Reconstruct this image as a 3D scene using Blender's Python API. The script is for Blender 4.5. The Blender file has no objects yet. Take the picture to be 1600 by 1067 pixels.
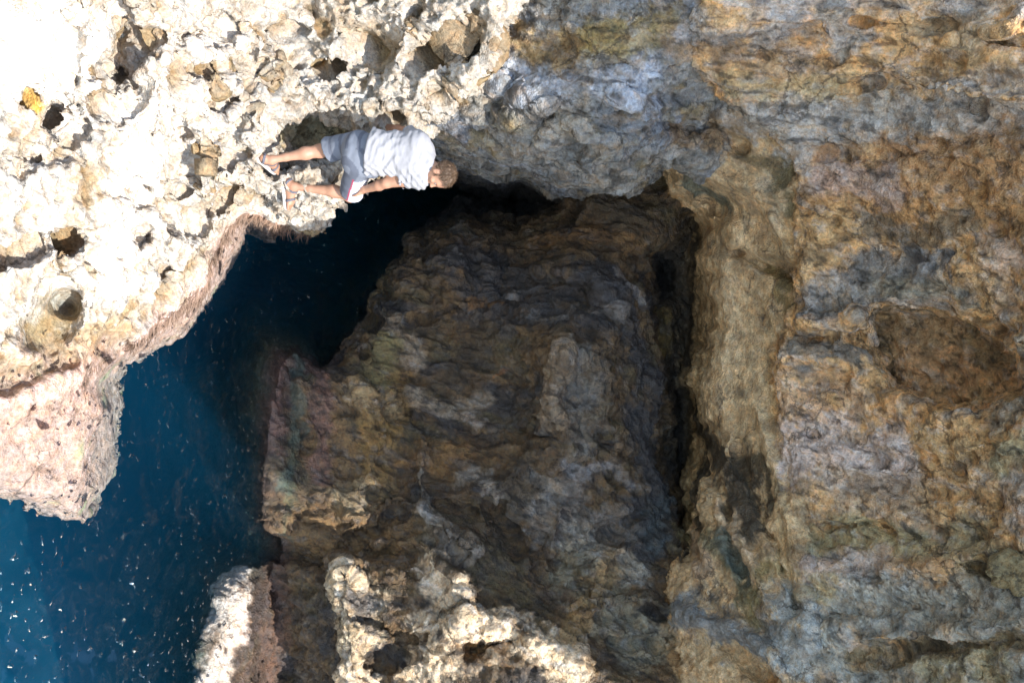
import bpy, math, random
import numpy as np
from mathutils import Vector, Matrix
rng = np.random.default_rng(7)
random.seed(7)
SC = bpy.context.scene
COL = SC.collection
F32 = np.float32

# ------------------------------------------------------------------ camera
CAM = np.array([0.0, 0.0, 5.0]); FPX = 1400.0; PITCH = math.radians(20)
DV = np.array([0, math.cos(PITCH), -math.sin(PITCH)])
RV = np.array([0, math.sin(PITCH), math.cos(PITCH)])
UV = np.array([-1.0, 0, 0])
cd = bpy.data.cameras.new('camera'); cam = bpy.data.objects.new('camera', cd); COL.objects.link(cam)
cd.sensor_width = 36; cd.lens = 36 * FPX / 1600; cd.clip_end = 300; cd.clip_start = 0.05
m = Matrix(((RV[0], UV[0], -DV[0], CAM[0]), (RV[1], UV[1], -DV[1], CAM[1]), (RV[2], UV[2], -DV[2], CAM[2]), (0, 0, 0, 1)))
cam.matrix_world = m; SC.camera = cam

def ray(px, py):
    px = np.asarray(px, float); py = np.asarray(py, float)
    return DV + RV * ((px - 800) / FPX)[..., None] + UV * ((533.5 - py) / FPX)[..., None]
def at(px, py, Y):
    r = ray(px, py); return CAM + r * (np.asarray(Y, float) / r[..., 1])[..., None]
def y_of_z(px, z):
    r = ray(px, 0.0); return float((z - 5.0) * r[1] / r[2])
def proj(P):
    d = P - CAM; t = d @ DV
    return 800 + FPX * (d @ RV) / t, 533.5 - FPX * (d @ UV) / t

# ------------------------------------------------------------------ noise
_G = rng.normal(size=(4096, 3)); _G /= np.linalg.norm(_G, axis=1)[:, None]; _G = _G.astype(F32)
_R = rng.random((4096, 4)).astype(F32)
def _h(ix, iy, iz, seed=0):
    U = lambda a: a.astype(np.uint32)
    h = (U(ix) * np.uint32(73856093)) ^ (U(iy) * np.uint32(19349663)) ^ (U(iz) * np.uint32(83492791)) ^ np.uint32((seed * 2654435 + 977) & 0xffffffff)
    h = (h ^ (h >> np.uint32(13))) * np.uint32(1274126177)
    return ((h ^ (h >> np.uint32(16))) & np.uint32(4095)).astype(np.int32)
def perlin(P, seed=0):
    P = P.astype(F32); I = np.floor(P).astype(np.int32); f = P - I.astype(F32)
    w = f * f * f * (f * (f * 6 - 15) + 10); out = np.zeros(len(P), F32)
    for dx in (0, 1):
        wx = w[:, 0] if dx else 1 - w[:, 0]
        for dy in (0, 1):
            wy = w[:, 1] if dy else 1 - w[:, 1]
            for dz in (0, 1):
                wz = w[:, 2] if dz else 1 - w[:, 2]
                g = _G[_h(I[:, 0] + dx, I[:, 1] + dy, I[:, 2] + dz, seed)]
                out += wx * wy * wz * (g[:, 0] * (f[:, 0] - dx) + g[:, 1] * (f[:, 1] - dy) + g[:, 2] * (f[:, 2] - dz))
    return out * 1.6
def fbm(P, sc, octv, seed=0, gain=.5, ridge=False):
    o = 0; a = 1; n = 0
    for i in range(octv):
        v = perlin(P * sc, seed + i)
        if ridge: v = 1 - 2.2 * np.abs(v)
        o = o + a * v; n += a; a *= gain; sc *= 2.03
    return o / n
def pits(P, sc, seed=0, dens=.6, rmin=.25, rmax=.55):
    """round hollows: 0 outside, to 1 in the middle of a hollow"""
    Q = (P * sc).astype(F32); I = np.floor(Q).astype(np.int32); out = np.zeros(len(P), F32)
    for dx in (-1, 0, 1):
        for dy in (-1, 0, 1):
            for dz in (-1, 0, 1):
                h = _h(I[:, 0] + dx, I[:, 1] + dy, I[:, 2] + dz, seed); r = _R[h]
                d = np.sqrt((I[:, 0] + dx + r[:, 0] - Q[:, 0]) ** 2 + (I[:, 1] + dy + r[:, 1] - Q[:, 1]) ** 2 + (I[:, 2] + dz + r[:, 2] - Q[:, 2]) ** 2)
                k = _R[(h * 7 + 13) & 4095]
                R = rmin + (rmax - rmin) * k[:, 0]
                v = np.clip(1 - d / R, 0, 1) * (k[:, 1] < dens) * (R / rmax)
                out = np.maximum(out, v.astype(F32))
    return out
def chips(P, sc, seed=0, tilt=1.0, step=.5):
    """angular broken faces: every cell has a plane of its own, in cell units"""
    Q = (P * sc).astype(F32); I = np.floor(Q).astype(np.int32); best = np.full(len(P), 1e9, F32); out = np.zeros(len(P), F32)
    for dx in (-1, 0, 1):
        for dy in (-1, 0, 1):
            for dz in (-1, 0, 1):
                h = _h(I[:, 0] + dx, I[:, 1] + dy, I[:, 2] + dz, seed); r = _R[h]
                v = np.stack([Q[:, 0] - I[:, 0] - dx - r[:, 0], Q[:, 1] - I[:, 1] - dy - r[:, 1], Q[:, 2] - I[:, 2] - dz - r[:, 2]], 1)
                d = (v * v).sum(1); k = d < best; best = np.where(k, d, best)
                g = _G[(h * 11 + 5) & 4095]; out = np.where(k, (v * g).sum(1) * tilt + (r[:, 3] - .5) * step, out)
    return out
def sst(a, b, x):
    t = np.clip((x - a) / (b - a), 0, 1); return t * t * (3 - 2 * t)

# ------------------------------------------------------------------ helpers
def tag(o, label=None, cat=None, group=None, kind=None):
    if label: o['label'] = label
    if cat: o['category'] = cat
    if group: o['group'] = group
    if kind: o['kind'] = kind
    return o
def mesh_obj(name, V, Fq, mat, parent=None, smooth=True):
    me = bpy.data.meshes.new(name)
    V = np.asarray(V, F32); Fq = np.asarray(Fq, np.int32); k = Fq.shape[1]
    me.vertices.add(len(V)); me.vertices.foreach_set('co', V.ravel())
    me.loops.add(Fq.size); me.loops.foreach_set('vertex_index', Fq.ravel())
    me.polygons.add(len(Fq)); me.polygons.foreach_set('loop_start', np.arange(0, Fq.size, k, dtype=np.int32))
    me.polygons.foreach_set('loop_total', np.full(len(Fq), k, np.int32))
    me.update(calc_edges=True); me.validate()
    if smooth: me.polygons.foreach_set('use_smooth', np.ones(len(me.polygons), bool))
    o = bpy.data.objects.new(name, me); COL.objects.link(o)
    if mat: me.materials.append(mat)
    if parent: o.parent = parent; o.matrix_parent_inverse = parent.matrix_world.inverted()
    return o
def get_vn(me):
    n = len(me.vertices); V = np.empty(n * 3, F32); me.vertices.foreach_get('co', V)
    N = np.empty(n * 3, F32); me.vertex_normals.foreach_get('vector', N)
    return V.reshape(-1, 3), N.reshape(-1, 3)
def set_attr(me, name, arr, kind='FLOAT'):
    a = me.attributes.new(name, kind, 'POINT')
    a.data.foreach_set('color' if kind == 'FLOAT_COLOR' else 'value', np.ascontiguousarray(arr, F32).ravel())
class NT:
    def __init__(s, name, world=False):
        s.m = bpy.data.materials.new(name); s.m.use_nodes = True; s.t = s.m.node_tree; s.t.nodes.clear()
    def n(s, typ, **kw):
        nd = s.t.nodes.new(typ)
        for k, v in kw.items():
            if k.startswith('i_'):
                key = k[2:].replace('_', ' ')
                nd.inputs[int(key) if key.isdigit() else key].default_value = v
            else: setattr(nd, k, v)
        return nd
    def l(s, a, b): s.t.links.new(a, b)

# ------------------------------------------------------------------ 2-D relief plan
U0, U1, V0, V1, ST = -200, 1802, -200, 1274, 6
gu = np.arange(U0, U1, ST); gv = np.arange(V0, V1, ST)
GU, GV = np.meshgrid(gu, gv, indexing='ij'); SH = GU.shape
g2 = np.stack([GU.ravel(), GV.ravel(), np.zeros(GU.size)], 1).astype(float)
_WC = {}
def warp(seed, amp=9):
    seed = seed if seed < 100 else 100 + seed % 7
    if seed not in _WC: _WC[seed] = _warp(seed, 1.0)
    a, b = _WC[seed]
    return GU + a * amp, GV + b * amp
def _warp(seed, amp):
    a = fbm(g2, 1 / 70, 4, seed) * amp * 1.6 + fbm(g2, 1 / 22, 2, seed + 9) * amp * .7
    b = fbm(g2, 1 / 70, 4, seed + 50) * amp * 1.6 + fbm(g2, 1 / 22, 2, seed + 59) * amp * .7
    return a.reshape(SH), b.reshape(SH)
def seg_d(X, Y, a, b):
    ax, ay = a; bx, by = b; dx, dy = bx - ax, by - ay
    t = np.clip(((X - ax) * dx + (Y - ay) * dy) / (dx * dx + dy * dy + 1e-9), 0, 1)
    return np.hypot(X - ax - t * dx, Y - ay - t * dy)
def sdpoly(pts, X, Y):
    d = np.full(X.shape, 1e9); ins = np.zeros(X.shape, bool)
    for i in range(len(pts)):
        a, b = pts[i], pts[(i + 1) % len(pts)]
        d = np.minimum(d, seg_d(X, Y, a, b))
        c = ((a[1] > Y) != (b[1] > Y)); den = (b[1] - a[1]) or 1e-9
        ins ^= c & (X < (b[0] - a[0]) * (Y - a[1]) / den + a[0])
    return np.where(ins, -d, d)
def tps(ctrl):
    P = np.array([(c[0], c[1]) for c in ctrl], float) / 500
    z = np.array([(y_of_z(c[0], c[3]) if c[2] is None else c[2]) for c in ctrl], float)
    def U(r2): return r2 * np.log(r2 + 1e-9)
    n = len(P); r2 = ((P[:, None] - P[None]) ** 2).sum(2)
    K = U(r2) + np.eye(n) * 0.01; A = np.zeros((n + 3, n + 3)); A[:n, :n] = K; A[:n, n] = 1; A[:n, n + 1:] = P
    A[n, :n] = 1; A[n + 1:, :n] = P.T; w = np.linalg.solve(A, np.r_[z, 0, 0, 0])
    Q = np.stack([GU.ravel(), GV.ravel()], 1) / 500; out = w[n] + Q @ w[n + 1:]
    for i in range(n): out += w[i] * U(((Q - P[i]) ** 2).sum(1))
    return out.reshape(SH)
def layer(ctrl, poly, seed, rim=40, rr=.22, slope=.035, amp=9):
    X, Y = warp(seed, amp); sd = sdpoly(poly, X, Y); D = tps(ctrl)
    k = np.clip(1 + sd / rim, 0, 1); D = D + rr * (1 - np.sqrt(np.clip(1 - k * k, 0, 1)))
    return D + np.maximum(sd, 0) * slope
def hollow(D, poly, depth, w, seed, amp=7):
    X, Y = warp(seed, amp); return D + depth * sst(0, w, -sdpoly(poly, X, Y))
def stroke(D, pts, r, amt, seed, amp=6, sharp=False):
    """raise (amt<0, nearer) or cut (amt>0) along a polyline"""
    X, Y = warp(seed, amp); d = np.full(SH, 1e9)
    if len(pts) == 1: d = np.hypot(X - pts[0][0], Y - pts[0][1])
    for a, b in zip(pts[:-1], pts[1:]): d = np.minimum(d, seg_d(X, Y, a, b))
    k = np.clip(1 - d / r, 0, 1)
    return D + amt * (np.sqrt(1 - (1 - k) ** 2) if sharp else k * k * (3 - 2 * k))

N_ = None
# --- near rock ledge (sunlit)
A_ctrl = [(400,345,N_,-.05),(350,410,N_,-.05),(290,490,N_,-.03),(170,575,N_,-.02),(100,610,N_,-.02),(0,645,N_,-.02),(-200,690,N_,-.02),
 (80,700,N_,-.09),(140,760,N_,-.13),(0,760,N_,-.12),(-200,800,N_,-.13),
 (0,500,N_,.14),(0,300,N_,.38),(0,0,N_,.75),(0,-220,N_,1.1),(-200,500,N_,.14),(-200,200,N_,.5),(-200,-220,N_,1.05),
 (200,500,N_,.14),(200,300,N_,.45),(200,0,N_,.95),(200,-220,N_,1.3),(300,400,N_,.22),(340,300,N_,.48),
 (400,250,6.06),(400,150,5.85),(400,0,5.7),(400,-220,5.5),(415,258,6.1),(440,320,6.42),(448,295,6.33),(500,325,6.5),(540,300,6.6),(520,262,6.6),
 (480,200,6.35),(600,150,6.38),(600,0,6.2),(600,-220,6.0),(600,195,6.56),(640,200,6.55),(700,130,6.38),(750,60,6.32),(800,0,6.28),(820,-220,6.2),(600,260,6.8)]
A_poly = [(-400,-400),(835,-400),(822,0),(790,50),(786,95),(757,132),(718,158),(690,186),(655,206),(640,240),(600,265),(556,288),(545,308),(530,318),(500,331),(470,344),(432,346),(405,338),(385,345),
 (372,392),(345,430),(330,452),(295,497),(240,540),(180,572),(150,600),(166,640),(158,700),(158,765),(128,812),(60,800),(0,784),(-400,790)]
DA = layer(A_ctrl, A_poly, 11, rim=34, rr=.25, slope=.02, amp=6)
DA = hollow(DA, [(402,262),(408,222),(424,188),(470,166),(505,176),(560,190),(600,203),(600,238),(540,240),(500,262),(470,268),(430,282),(410,275)], .42, 16, 21)
DA = hollow(DA, [(428,258),(455,254),(470,268),(445,280),(425,272)], .3, 12, 22)
DA0 = DA.copy()
for i, (pts, r, a) in enumerate([([(180,0),(185,60),(175,95)],26,.28),([(200,70),(185,100)],34,.2),([(165,105),(190,120)],26,.24),([(190,150),(170,165)],34,.14),([(85,185)],24,.22),
  ([(340,50)],34,.16),([(380,100),(395,115)],30,.16),([(345,160)],30,.18),([(225,50)],38,.12),([(285,60),(300,50)],16,.2),([(265,180),(285,200)],22,.18),([(280,275),(290,240)],36,.22),([(275,325),(300,340)],34,.3),
  ([(220,310)],26,.2),([(345,260),(375,235)],20,.2),([(340,320),(355,300)],20,.24),([(65,515),(85,490)],44,.2),([(105,475)],26,.24),([(105,380)],24,.2),([(225,370)],20,.2),([(255,420)],18,.2),([(180,530)],28,.14),
  ([(130,205),(110,215)],18,.14),([(200,60),(215,130)],22,.1),([(570,70),(590,40)],30,.1),([(510,120),(560,90)],24,.1),([(640,110),(700,60)],20,.12),([(730,70)],14,.16),([(300,100),(330,110)],18,.16),([(460,60),(480,90)],24,.1),
  ([(10,400),(60,390)],20,.1),([(30,270),(90,160)],18,.08),([(0,240),(120,250)],16,.08),([(380,205),(350,210)],18,.12),([(100,560),(10,600)],22,.12),([(60,170),(45,160)],14,.12)]):
    DA = stroke(DA, pts, r, a, 200 + i, sharp=True)
for i, (pts, r, a) in enumerate([([(130,0),(150,60),(140,130)],40,-.12),([(240,160),(260,110)],34,-.1),([(310,210),(330,250),(320,300)],30,-.12),([(395,180),(385,240),(400,280)],22,-.12),
  ([(470,330),(520,318)],18,-.08),([(700,150),(740,110)],26,-.12),([(620,170),(660,160)],20,-.1),([(430,100),(500,150),(590,175)],26,-.1),([(140,330),(240,300)],40,-.08),([(140,450),(220,420)],30,-.08)]):
    DA = stroke(DA, pts, r, a, 300 + i)

# --- inner rock in the middle
C_ctrl = [(400,700,N_,0),(400,560,7.2),(420,640,N_,-.02),(470,600,7.4),(600,430,8.2),(700,350,8.8),(850,320,9.0),(1000,330,8.9),(500,700,7.35),(600,600,7.8),(800,450,8.5),(800,600,8.1),(870,540,7.8),(900,650,7.9),(980,600,8.4),(1040,600,8.9),
 (600,750,7.55),(700,800,7.35),(500,850,7.1),(450,800,7.05),(600,950,6.95),(700,900,7.05),(850,850,7.7),(900,1000,7.3),(500,1000,6.8),(400,900,N_,.03),(420,1060,N_,.1),(370,960,N_,-.02),(330,960,N_,-.07),(310,1060,N_,-.08),(300,1300,N_,-.08),
 (1040,800,8.5),(1000,900,8.0),(1000,1000,7.7),(1060,1060,7.6),(500,1300,6.6),(900,1300,7.1),(1100,1300,7.3),(440,560,7.3),(560,520,7.9),(1000,450,8.7)]
C_poly = [(664,374),(640,378),(640,400),(618,424),(604,450),(606,468),(586,476),(566,506),(538,532),(528,560),(498,572),(462,545),(430,530),(405,528),(392,560),(388,640),(402,700),(398,790),(402,850),(390,880),(342,893),(326,930),(300,1000),(288,1067),(262,1400),
 (1200,1400),(1150,1100),(1125,980),(1092,890),(1056,830),(1034,720),(1044,620),(1010,480),(1000,400),(1100,330),(1080,250),(950,285),(880,322),(810,366),(772,348),(710,356)]
DC = layer(C_ctrl, C_poly, 31, rim=46, rr=.35, slope=.024 + .036 * np.maximum(sst(430, 500, GU), sst(600, 540, GV)), amp=10)
for i, (pts, r, a) in enumerate([([(880,540),(860,620),(880,690),(850,715)],30,-.22),([(900,560),(960,520),(900,500)],34,-.12),([(720,330),(700,420),(720,470)],40,-.15),([(850,420),(930,430),(970,480),(990,500)],26,-.2),([(800,450),(900,470)],34,.16),
  ([(640,500),(760,480),(830,480)],9,.1),([(620,640),(740,690),(820,680)],12,.09),([(560,600),(590,700),(560,760)],26,-.1),([(660,700),(650,790),(700,830),(740,860)],24,-.16),([(690,790),(730,800)],20,.16),([(780,800),(800,850)],24,.22),
  ([(740,760),(800,750),(830,700)],22,-.14),([(840,850),(860,880)],26,.12),([(880,800),(860,860)],14,-.1),([(640,880),(500,870),(420,850)],24,.18),([(920,930),(880,880),(1000,800)],16,.12),([(1000,850),(900,900)],20,-.12),
  ([(680,870),(720,900),(725,960),(660,1000)],38,-.16),([(530,880),(640,890)],22,-.2),([(560,960),(640,1000),(720,950)],16,.16),([(740,970),(800,980),(900,1030)],36,-.12),([(740,1015),(800,1000)],20,.2),([(600,1030),(660,1010)],24,.16),
  ([(540,900),(550,1000),(540,1120)],36,-.3),([(452,880),(455,980),(450,1150)],60,.2),([(480,700),(450,640),(460,580)],20,.1),([(560,495),(575,500)],16,.4),([(570,545),(572,555)],7,.2),([(580,430),(600,420)],12,-.1),([(700,560),(760,590)],30,-.08),([(940,600),(960,700)],40,-.1),([(930,690),(1000,720)],16,.1),
  ([(620,800),(560,840)],18,.14),([(520,760),(560,800)],36,-.1),([(900,950),(1000,930),(1050,960)],16,-.14),([(950,1000),(1040,1010)],14,.12),([(440,930),(450,1050)],20,.1),([(770,350),(780,400)],18,.12),([(680,330),(660,400)],12,.1)]):
    DC = stroke(DC, pts, r, a, 400 + i, amp=10, sharp=(i % 2 == 0 and a > 0))

# --- recess behind the ledge
DR = np.where((GU > 930), 10.3, 15.0).astype(float)
DR = DR + np.maximum(990 - GU, 0) * .05
DR = stroke(DR, [(1040,490),(1040,550),(1030,600)], 34, -.6, 71)
DR = stroke(DR, [(1092,380),(1096,560),(1090,800)], 20, -.5, 73)
DR = stroke(DR, [(1035,420),(1030,440)], 26, .5, 72)

# --- grey lobe over the cave mouth
B_ctrl = [(700,230,7.25),(760,262,7.4),(880,285,7.35),(960,290,7.2),(1040,230,7.3),(800,150,6.95),(900,180,6.85),(850,60,6.7),(950,100,6.65),(1050,80,6.75),(700,150,6.9),(1000,0,6.55),(850,-200,6.3),(1100,-200,6.3),(1080,160,7.1),(640,190,7.0),(600,-200,6.9),(640,0,7.0),
 (840,230,6.95),(1000,200,6.9),(980,270,7.1)]
B_poly = [(560,-400),(560,150),(640,192),(694,214),(716,230),(744,236),(778,248),(808,244),(850,256),(880,274),(922,282),(962,286),(1000,270),(1030,248),(1056,245),(1100,285),(1150,240),(1160,-400)]
DB = layer(B_ctrl, B_poly, 41, rim=40, rr=.3, slope=.06, amp=7)
for i, (pts, r, a) in enumerate([([(780,130),(830,150),(880,120),(930,90)],26,-.12),([(800,140),(760,170)],16,.12),([(880,40),(960,60),(1000,20)],24,-.08),([(900,100),(990,100),(1050,120)],5,.05),([(940,45),(905,50)],4,.08),([(960,150),(1000,160),(1030,130)],22,-.1),
  ([(860,180),(830,220)],18,.1),([(760,200),(720,190)],20,.1),([(900,200),(960,230),(920,260)],24,-.12),([(1010,230),(960,270)],18,.1),([(700,215),(740,235),(790,240)],14,-.08),([(1060,180),(1090,160)],14,-.12),([(1040,190),(1080,200),(1140,190)],20,.2),
  ([(860,250),(920,270)],16,-.1),([(800,190),(860,160)],12,-.08),([(740,60),(790,40)],30,.1)]):
    DB = stroke(DB, pts, r, a, 500 + i, amp=8)

# --- band under the upper wall
K_ctrl = [(1060,260,7.9),(1150,250,7.6),(1100,330,8.3),(1150,400,8.2),(1200,500,8.1),(1100,600,8.5),(1100,750,8.3),(1180,700,8.0),(1150,850,7.8),(1100,1000,7.6),(1200,1000,7.3),(1230,600,7.9),(1230,300,7.6),(1100,180,7.4),(1200,200,7.4),(1100,1300,7.3),(1250,1300,7.1)]
K_poly = [(1030,170),(1050,250),(1056,300),(1112,345),(1104,400),(1116,500),(1094,590),(1114,680),(1098,760),(1096,820),(1084,860),(1046,900),(1030,960),(960,1067),(930,1400),(1290,1400),(1275,900),(1262,600),(1270,300),(1262,170)]
DK = layer(K_ctrl, K_poly, 51, rim=26, rr=.25, slope=.05, amp=15)
for i, (pts, r, a) in enumerate([([(1150,395),(1200,415),(1240,425)],16,.22),([(1160,405),(1190,400)],9,-.1),([(1190,490),(1192,510)],8,.12),([(1110,380),(1125,400)],18,.06),([(1060,230),(1090,300),(1140,330)],24,.25),([(1100,280),(1200,300),(1240,290)],22,-.12),
  ([(1150,700),(1190,800),(1230,900),(1250,950)],12,.14),([(1120,780),(1180,900),(1200,960)],14,-.12),([(1100,700),(1130,800),(1160,900)],14,.12),([(1180,640),(1215,760),(1240,860)],16,-.08),([(1060,960),(1150,980),(1220,1040)],20,-.14),([(1130,1010),(1200,1060)],20,.14),
  ([(1140,330),(1150,380)],16,-.12),([(1200,340),(1235,400)],20,-.12),([(1080,190),(1160,230)],18,.15)]):
    DK = stroke(DK, pts, r, a, 600 + i, amp=8)

# --- upper wall
W_ctrl = [(1250,100,6.85),(1250,260,7.3),(1260,450,7.6),(1220,600,7.7),(1260,800,7.6),(1260,950,7.35),(1450,0,6.6),(1560,130,6.5),(1450,200,6.8),(1450,400,7.1),(1450,700,7.2),(1450,900,7.0),(1450,1060,6.8),(1600,0,6.42),(1600,400,6.6),(1600,700,6.7),(1600,1060,6.4),
 (1150,100,6.8),(1100,0,6.6),(1100,-230,6.3),(1450,-230,6.1),(1840,-230,6.45),(1840,400,5.9),(1840,1300,5.7),(1450,1300,6.5),(1200,1300,7.0)]
W_poly = [(1080,-400),(1080,115),(1180,190),(1236,245),(1245,330),(1252,420),(1250,480),(1215,540),(1202,590),(1215,700),(1240,800),(1232,900),(1250,960),(1190,1067),(1150,1400),(2100,1400),(2100,-400)]
DW = layer(W_ctrl, W_poly, 61, rim=26, rr=.16, slope=.03, amp=8)
DW = hollow(DW, [(1348,492),(1372,468),(1440,456),(1500,466),(1560,500),(1598,550),(1600,610),(1535,655),(1465,652),(1400,622),(1375,582),(1355,540)], .6, 20, 81, 6)
for i, (pts, r, a) in enumerate([([(1340,510),(1370,570),(1400,610)],16,.28),([(1380,470),(1500,480),(1540,520)],20,-.14),([(1250,500),(1320,510),(1340,490)],30,-.16),([(1230,500),(1260,530),(1330,525)],14,.2),([(1215,560),(1300,560)],20,-.1),
  ([(1185,168),(1260,130),(1340,62),(1366,52)],6,.09),([(1290,822),(1350,820),(1410,824)],8,.2),([(1270,835),(1400,845),(1550,830)],24,.08),([(1330,1020),(1440,1010),(1600,1000)],30,.1),([(1350,995),(1480,990),(1600,975)],14,-.12),([(1500,880),(1560,900),(1600,905)],12,.16),
  ([(1370,890),(1450,885),(1520,870)],12,-.1),([(1260,640),(1290,620),(1330,640)],20,-.08),([(1270,680)],14,.12),([(1322,580),(1325,640)],14,.08),([(1480,715),(1500,740)],14,.1),([(1530,185),(1535,160)],10,.1),([(1320,200)],9,.1),([(1290,220)],10,-.05),
  ([(1060,30),(1200,40),(1330,20)],22,-.08),([(1330,30),(1440,45),(1540,60),(1600,70)],14,.1),([(1480,60),(1560,50),(1600,20)],20,-.12),([(1380,110),(1440,130),(1600,160)],14,-.14),([(1290,150),(1390,120)],10,.07),([(1300,60),(1290,40)],10,-.06),
  ([(1240,245),(1420,240),(1600,190)],16,.06),([(1250,330),(1400,360),(1600,330)],26,.05),([(1320,400),(1420,400),(1500,390)],40,.09),([(1500,400),(1600,400)],30,-.08),([(1560,350),(1600,420)],26,.08),([(1240,330),(1260,480)],14,-.06),
  ([(1250,700),(1600,690)],20,-.06),([(1400,760),(1560,780)],22,.07),([(1330,730),(1420,740)],18,-.07),([(1560,700),(1600,640)],30,-.1),([(1270,900),(1400,910),(1560,850)],26,-.07),([(1300,960),(1500,940)],20,.07),([(1560,550),(1600,520)],26,-.1)]):
    DW = stroke(DW, pts, r, a, 700 + i, amp=8)

DM = np.minimum.reduce([DC, DR, DB, DK, DW])
DM = np.minimum(DM, 12.0)
def look(D, px, py):
    x = (np.asarray(px, float) - U0) / ST; y = (np.asarray(py, float) - V0) / ST
    x = np.clip(x, 0, SH[0] - 1.001); y = np.clip(y, 0, SH[1] - 1.001); i = x.astype(int); j = y.astype(int); a = x - i; b = y - j
    return D[i, j] * (1 - a) * (1 - b) + D[i + 1, j] * a * (1 - b) + D[i, j + 1] * (1 - a) * b + D[i + 1, j + 1] * a * b

def dilate(D, k):
    for ax in (0, 1):
        O = D.copy()
        for s in range(1, k + 1):
            A = np.roll(D, s, ax); B = np.roll(D, -s, ax)
            if ax == 0: A[:s] = D[:s]; B[-s:] = D[-s:]
            else: A[:, :s] = D[:, :s]; B[:, -s:] = D[:, -s:]
            O = np.maximum(O, np.maximum(A, B))
        D = O
    return D
def solid(name, D, back, voxel, mask=None):
    """closed solid between the relief and a second sheet behind it, remeshed evenly"""
    P = at(GU, GV, D); B = P + np.array([0, 1.0, -.8]) * back if mask is not None else at(GU, GV, dilate(D, 9) + back)
    n = GU.size; idx = np.arange(n).reshape(SH)
    cell = np.ones((SH[0] - 1, SH[1] - 1), bool) if mask is None else (mask[:-1, :-1] & mask[1:, :-1] & mask[:-1, 1:] & mask[1:, 1:])
    a = idx[:-1, :-1]; b = idx[1:, :-1]; c = idx[1:, 1:]; d = idx[:-1, 1:]
    fr = np.stack([a, d, c, b], -1)[cell]; bk = np.stack([a, b, c, d], -1)[cell] + n
    cp = np.pad(cell, 1); side = []
    def add(sel, p, q):
        p = p[sel]; q = q[sel]; side.append(np.stack([p, q, q + n, p + n], -1))
    inn = cp[1:-1, 1:-1]
    add(inn & ~cp[:-2, 1:-1], a, d); add(inn & ~cp[2:, 1:-1], c, b); add(inn & ~cp[1:-1, :-2], b, a); add(inn & ~cp[1:-1, 2:], d, c)
    Fq = np.concatenate([fr, bk] + [s[:, ::-1] for s in side])
    V = np.concatenate([P.reshape(-1, 3), B.reshape(-1, 3)])
    used, inv = np.unique(Fq, return_inverse=True)
    o = mesh_obj(name, V[used], inv.reshape(-1, 4), None)
    md = o.modifiers.new('r', 'REMESH'); md.mode = 'VOXEL'; md.voxel_size = voxel; md.use_smooth_shade = True
    dg = bpy.context.evaluated_depsgraph_get(); me = bpy.data.meshes.new_from_object(o.evaluated_get(dg))
    bpy.data.objects.remove(o)
    n = len(me.vertices); V = np.empty(n * 3, F32); me.vertices.foreach_get('co', V); V = V.reshape(-1, 3)
    m_ = len(me.polygons); Fq = np.empty(m_ * 4, np.int32); me.loops.foreach_get('vertex_index', Fq); Fq = Fq.reshape(-1, 4)
    bpy.data.meshes.remove(me)
    x, y = proj(V); lim = look(dilate(D, 2), x, y) + .16
    keep = (V[:, 1] < lim) & (x > U0 + 6) & (x < U1 - 14) & (y > V0 + 6) & (y < V1 - 14)
    Fq = Fq[keep[Fq].all(1)]; used, inv = np.unique(Fq, return_inverse=True)
    print('MESH', name, n, '->', len(used))
    return mesh_obj(name, V[used], inv.reshape(-1, 4), None)

# colour painting in 3-D -------------------------------------------------
def paint(P, colr, D, strokes, seed, wamp=.10):
    """strokes: (rgb, strength, radius_px, pts). P are world points."""
    wx = np.stack([fbm(P, 2.2, 4, seed + k, gain=.6) for k in range(3)], 1) * wamp * 3
    Q = P + wx
    brk = fbm(P, 5, 4, seed + 7, gain=.65); brk2 = fbm(P, 26, 3, seed + 17, gain=.7)
    for (c, s, r, pts) in strokes:
        a3 = [at(p[0], p[1], float(look(D, p[0], p[1]))) for p in pts]
        R = r / 185.0; d = np.full(len(P), 1e9, F32)
        segs = list(zip(a3[:-1], a3[1:])) or [(a3[0], a3[0])]
        lo = np.min(a3, 0) - R * 1.8; hi = np.max(a3, 0) + R * 1.8
        sel = np.where(((Q > lo) & (Q < hi)).all(1))[0]
        if not len(sel): continue
        q = Q[sel]; dd = np.full(len(sel), 1e9)
        for a, b in segs:
            v = b - a; t = np.clip((q - a) @ v / (v @ v + 1e-9), 0, 1); dd = np.minimum(dd, np.linalg.norm(q - a - t[:, None] * v, axis=1))
        w = (np.minimum(s * 1.12, 1) * sst(1.2, .55, dd / R + brk[sel] * .8 + brk2[sel] * .5))[:, None]
        colr[sel] = colr[sel] * (1 - w) + np.array(c) * w
    return colr

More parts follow.
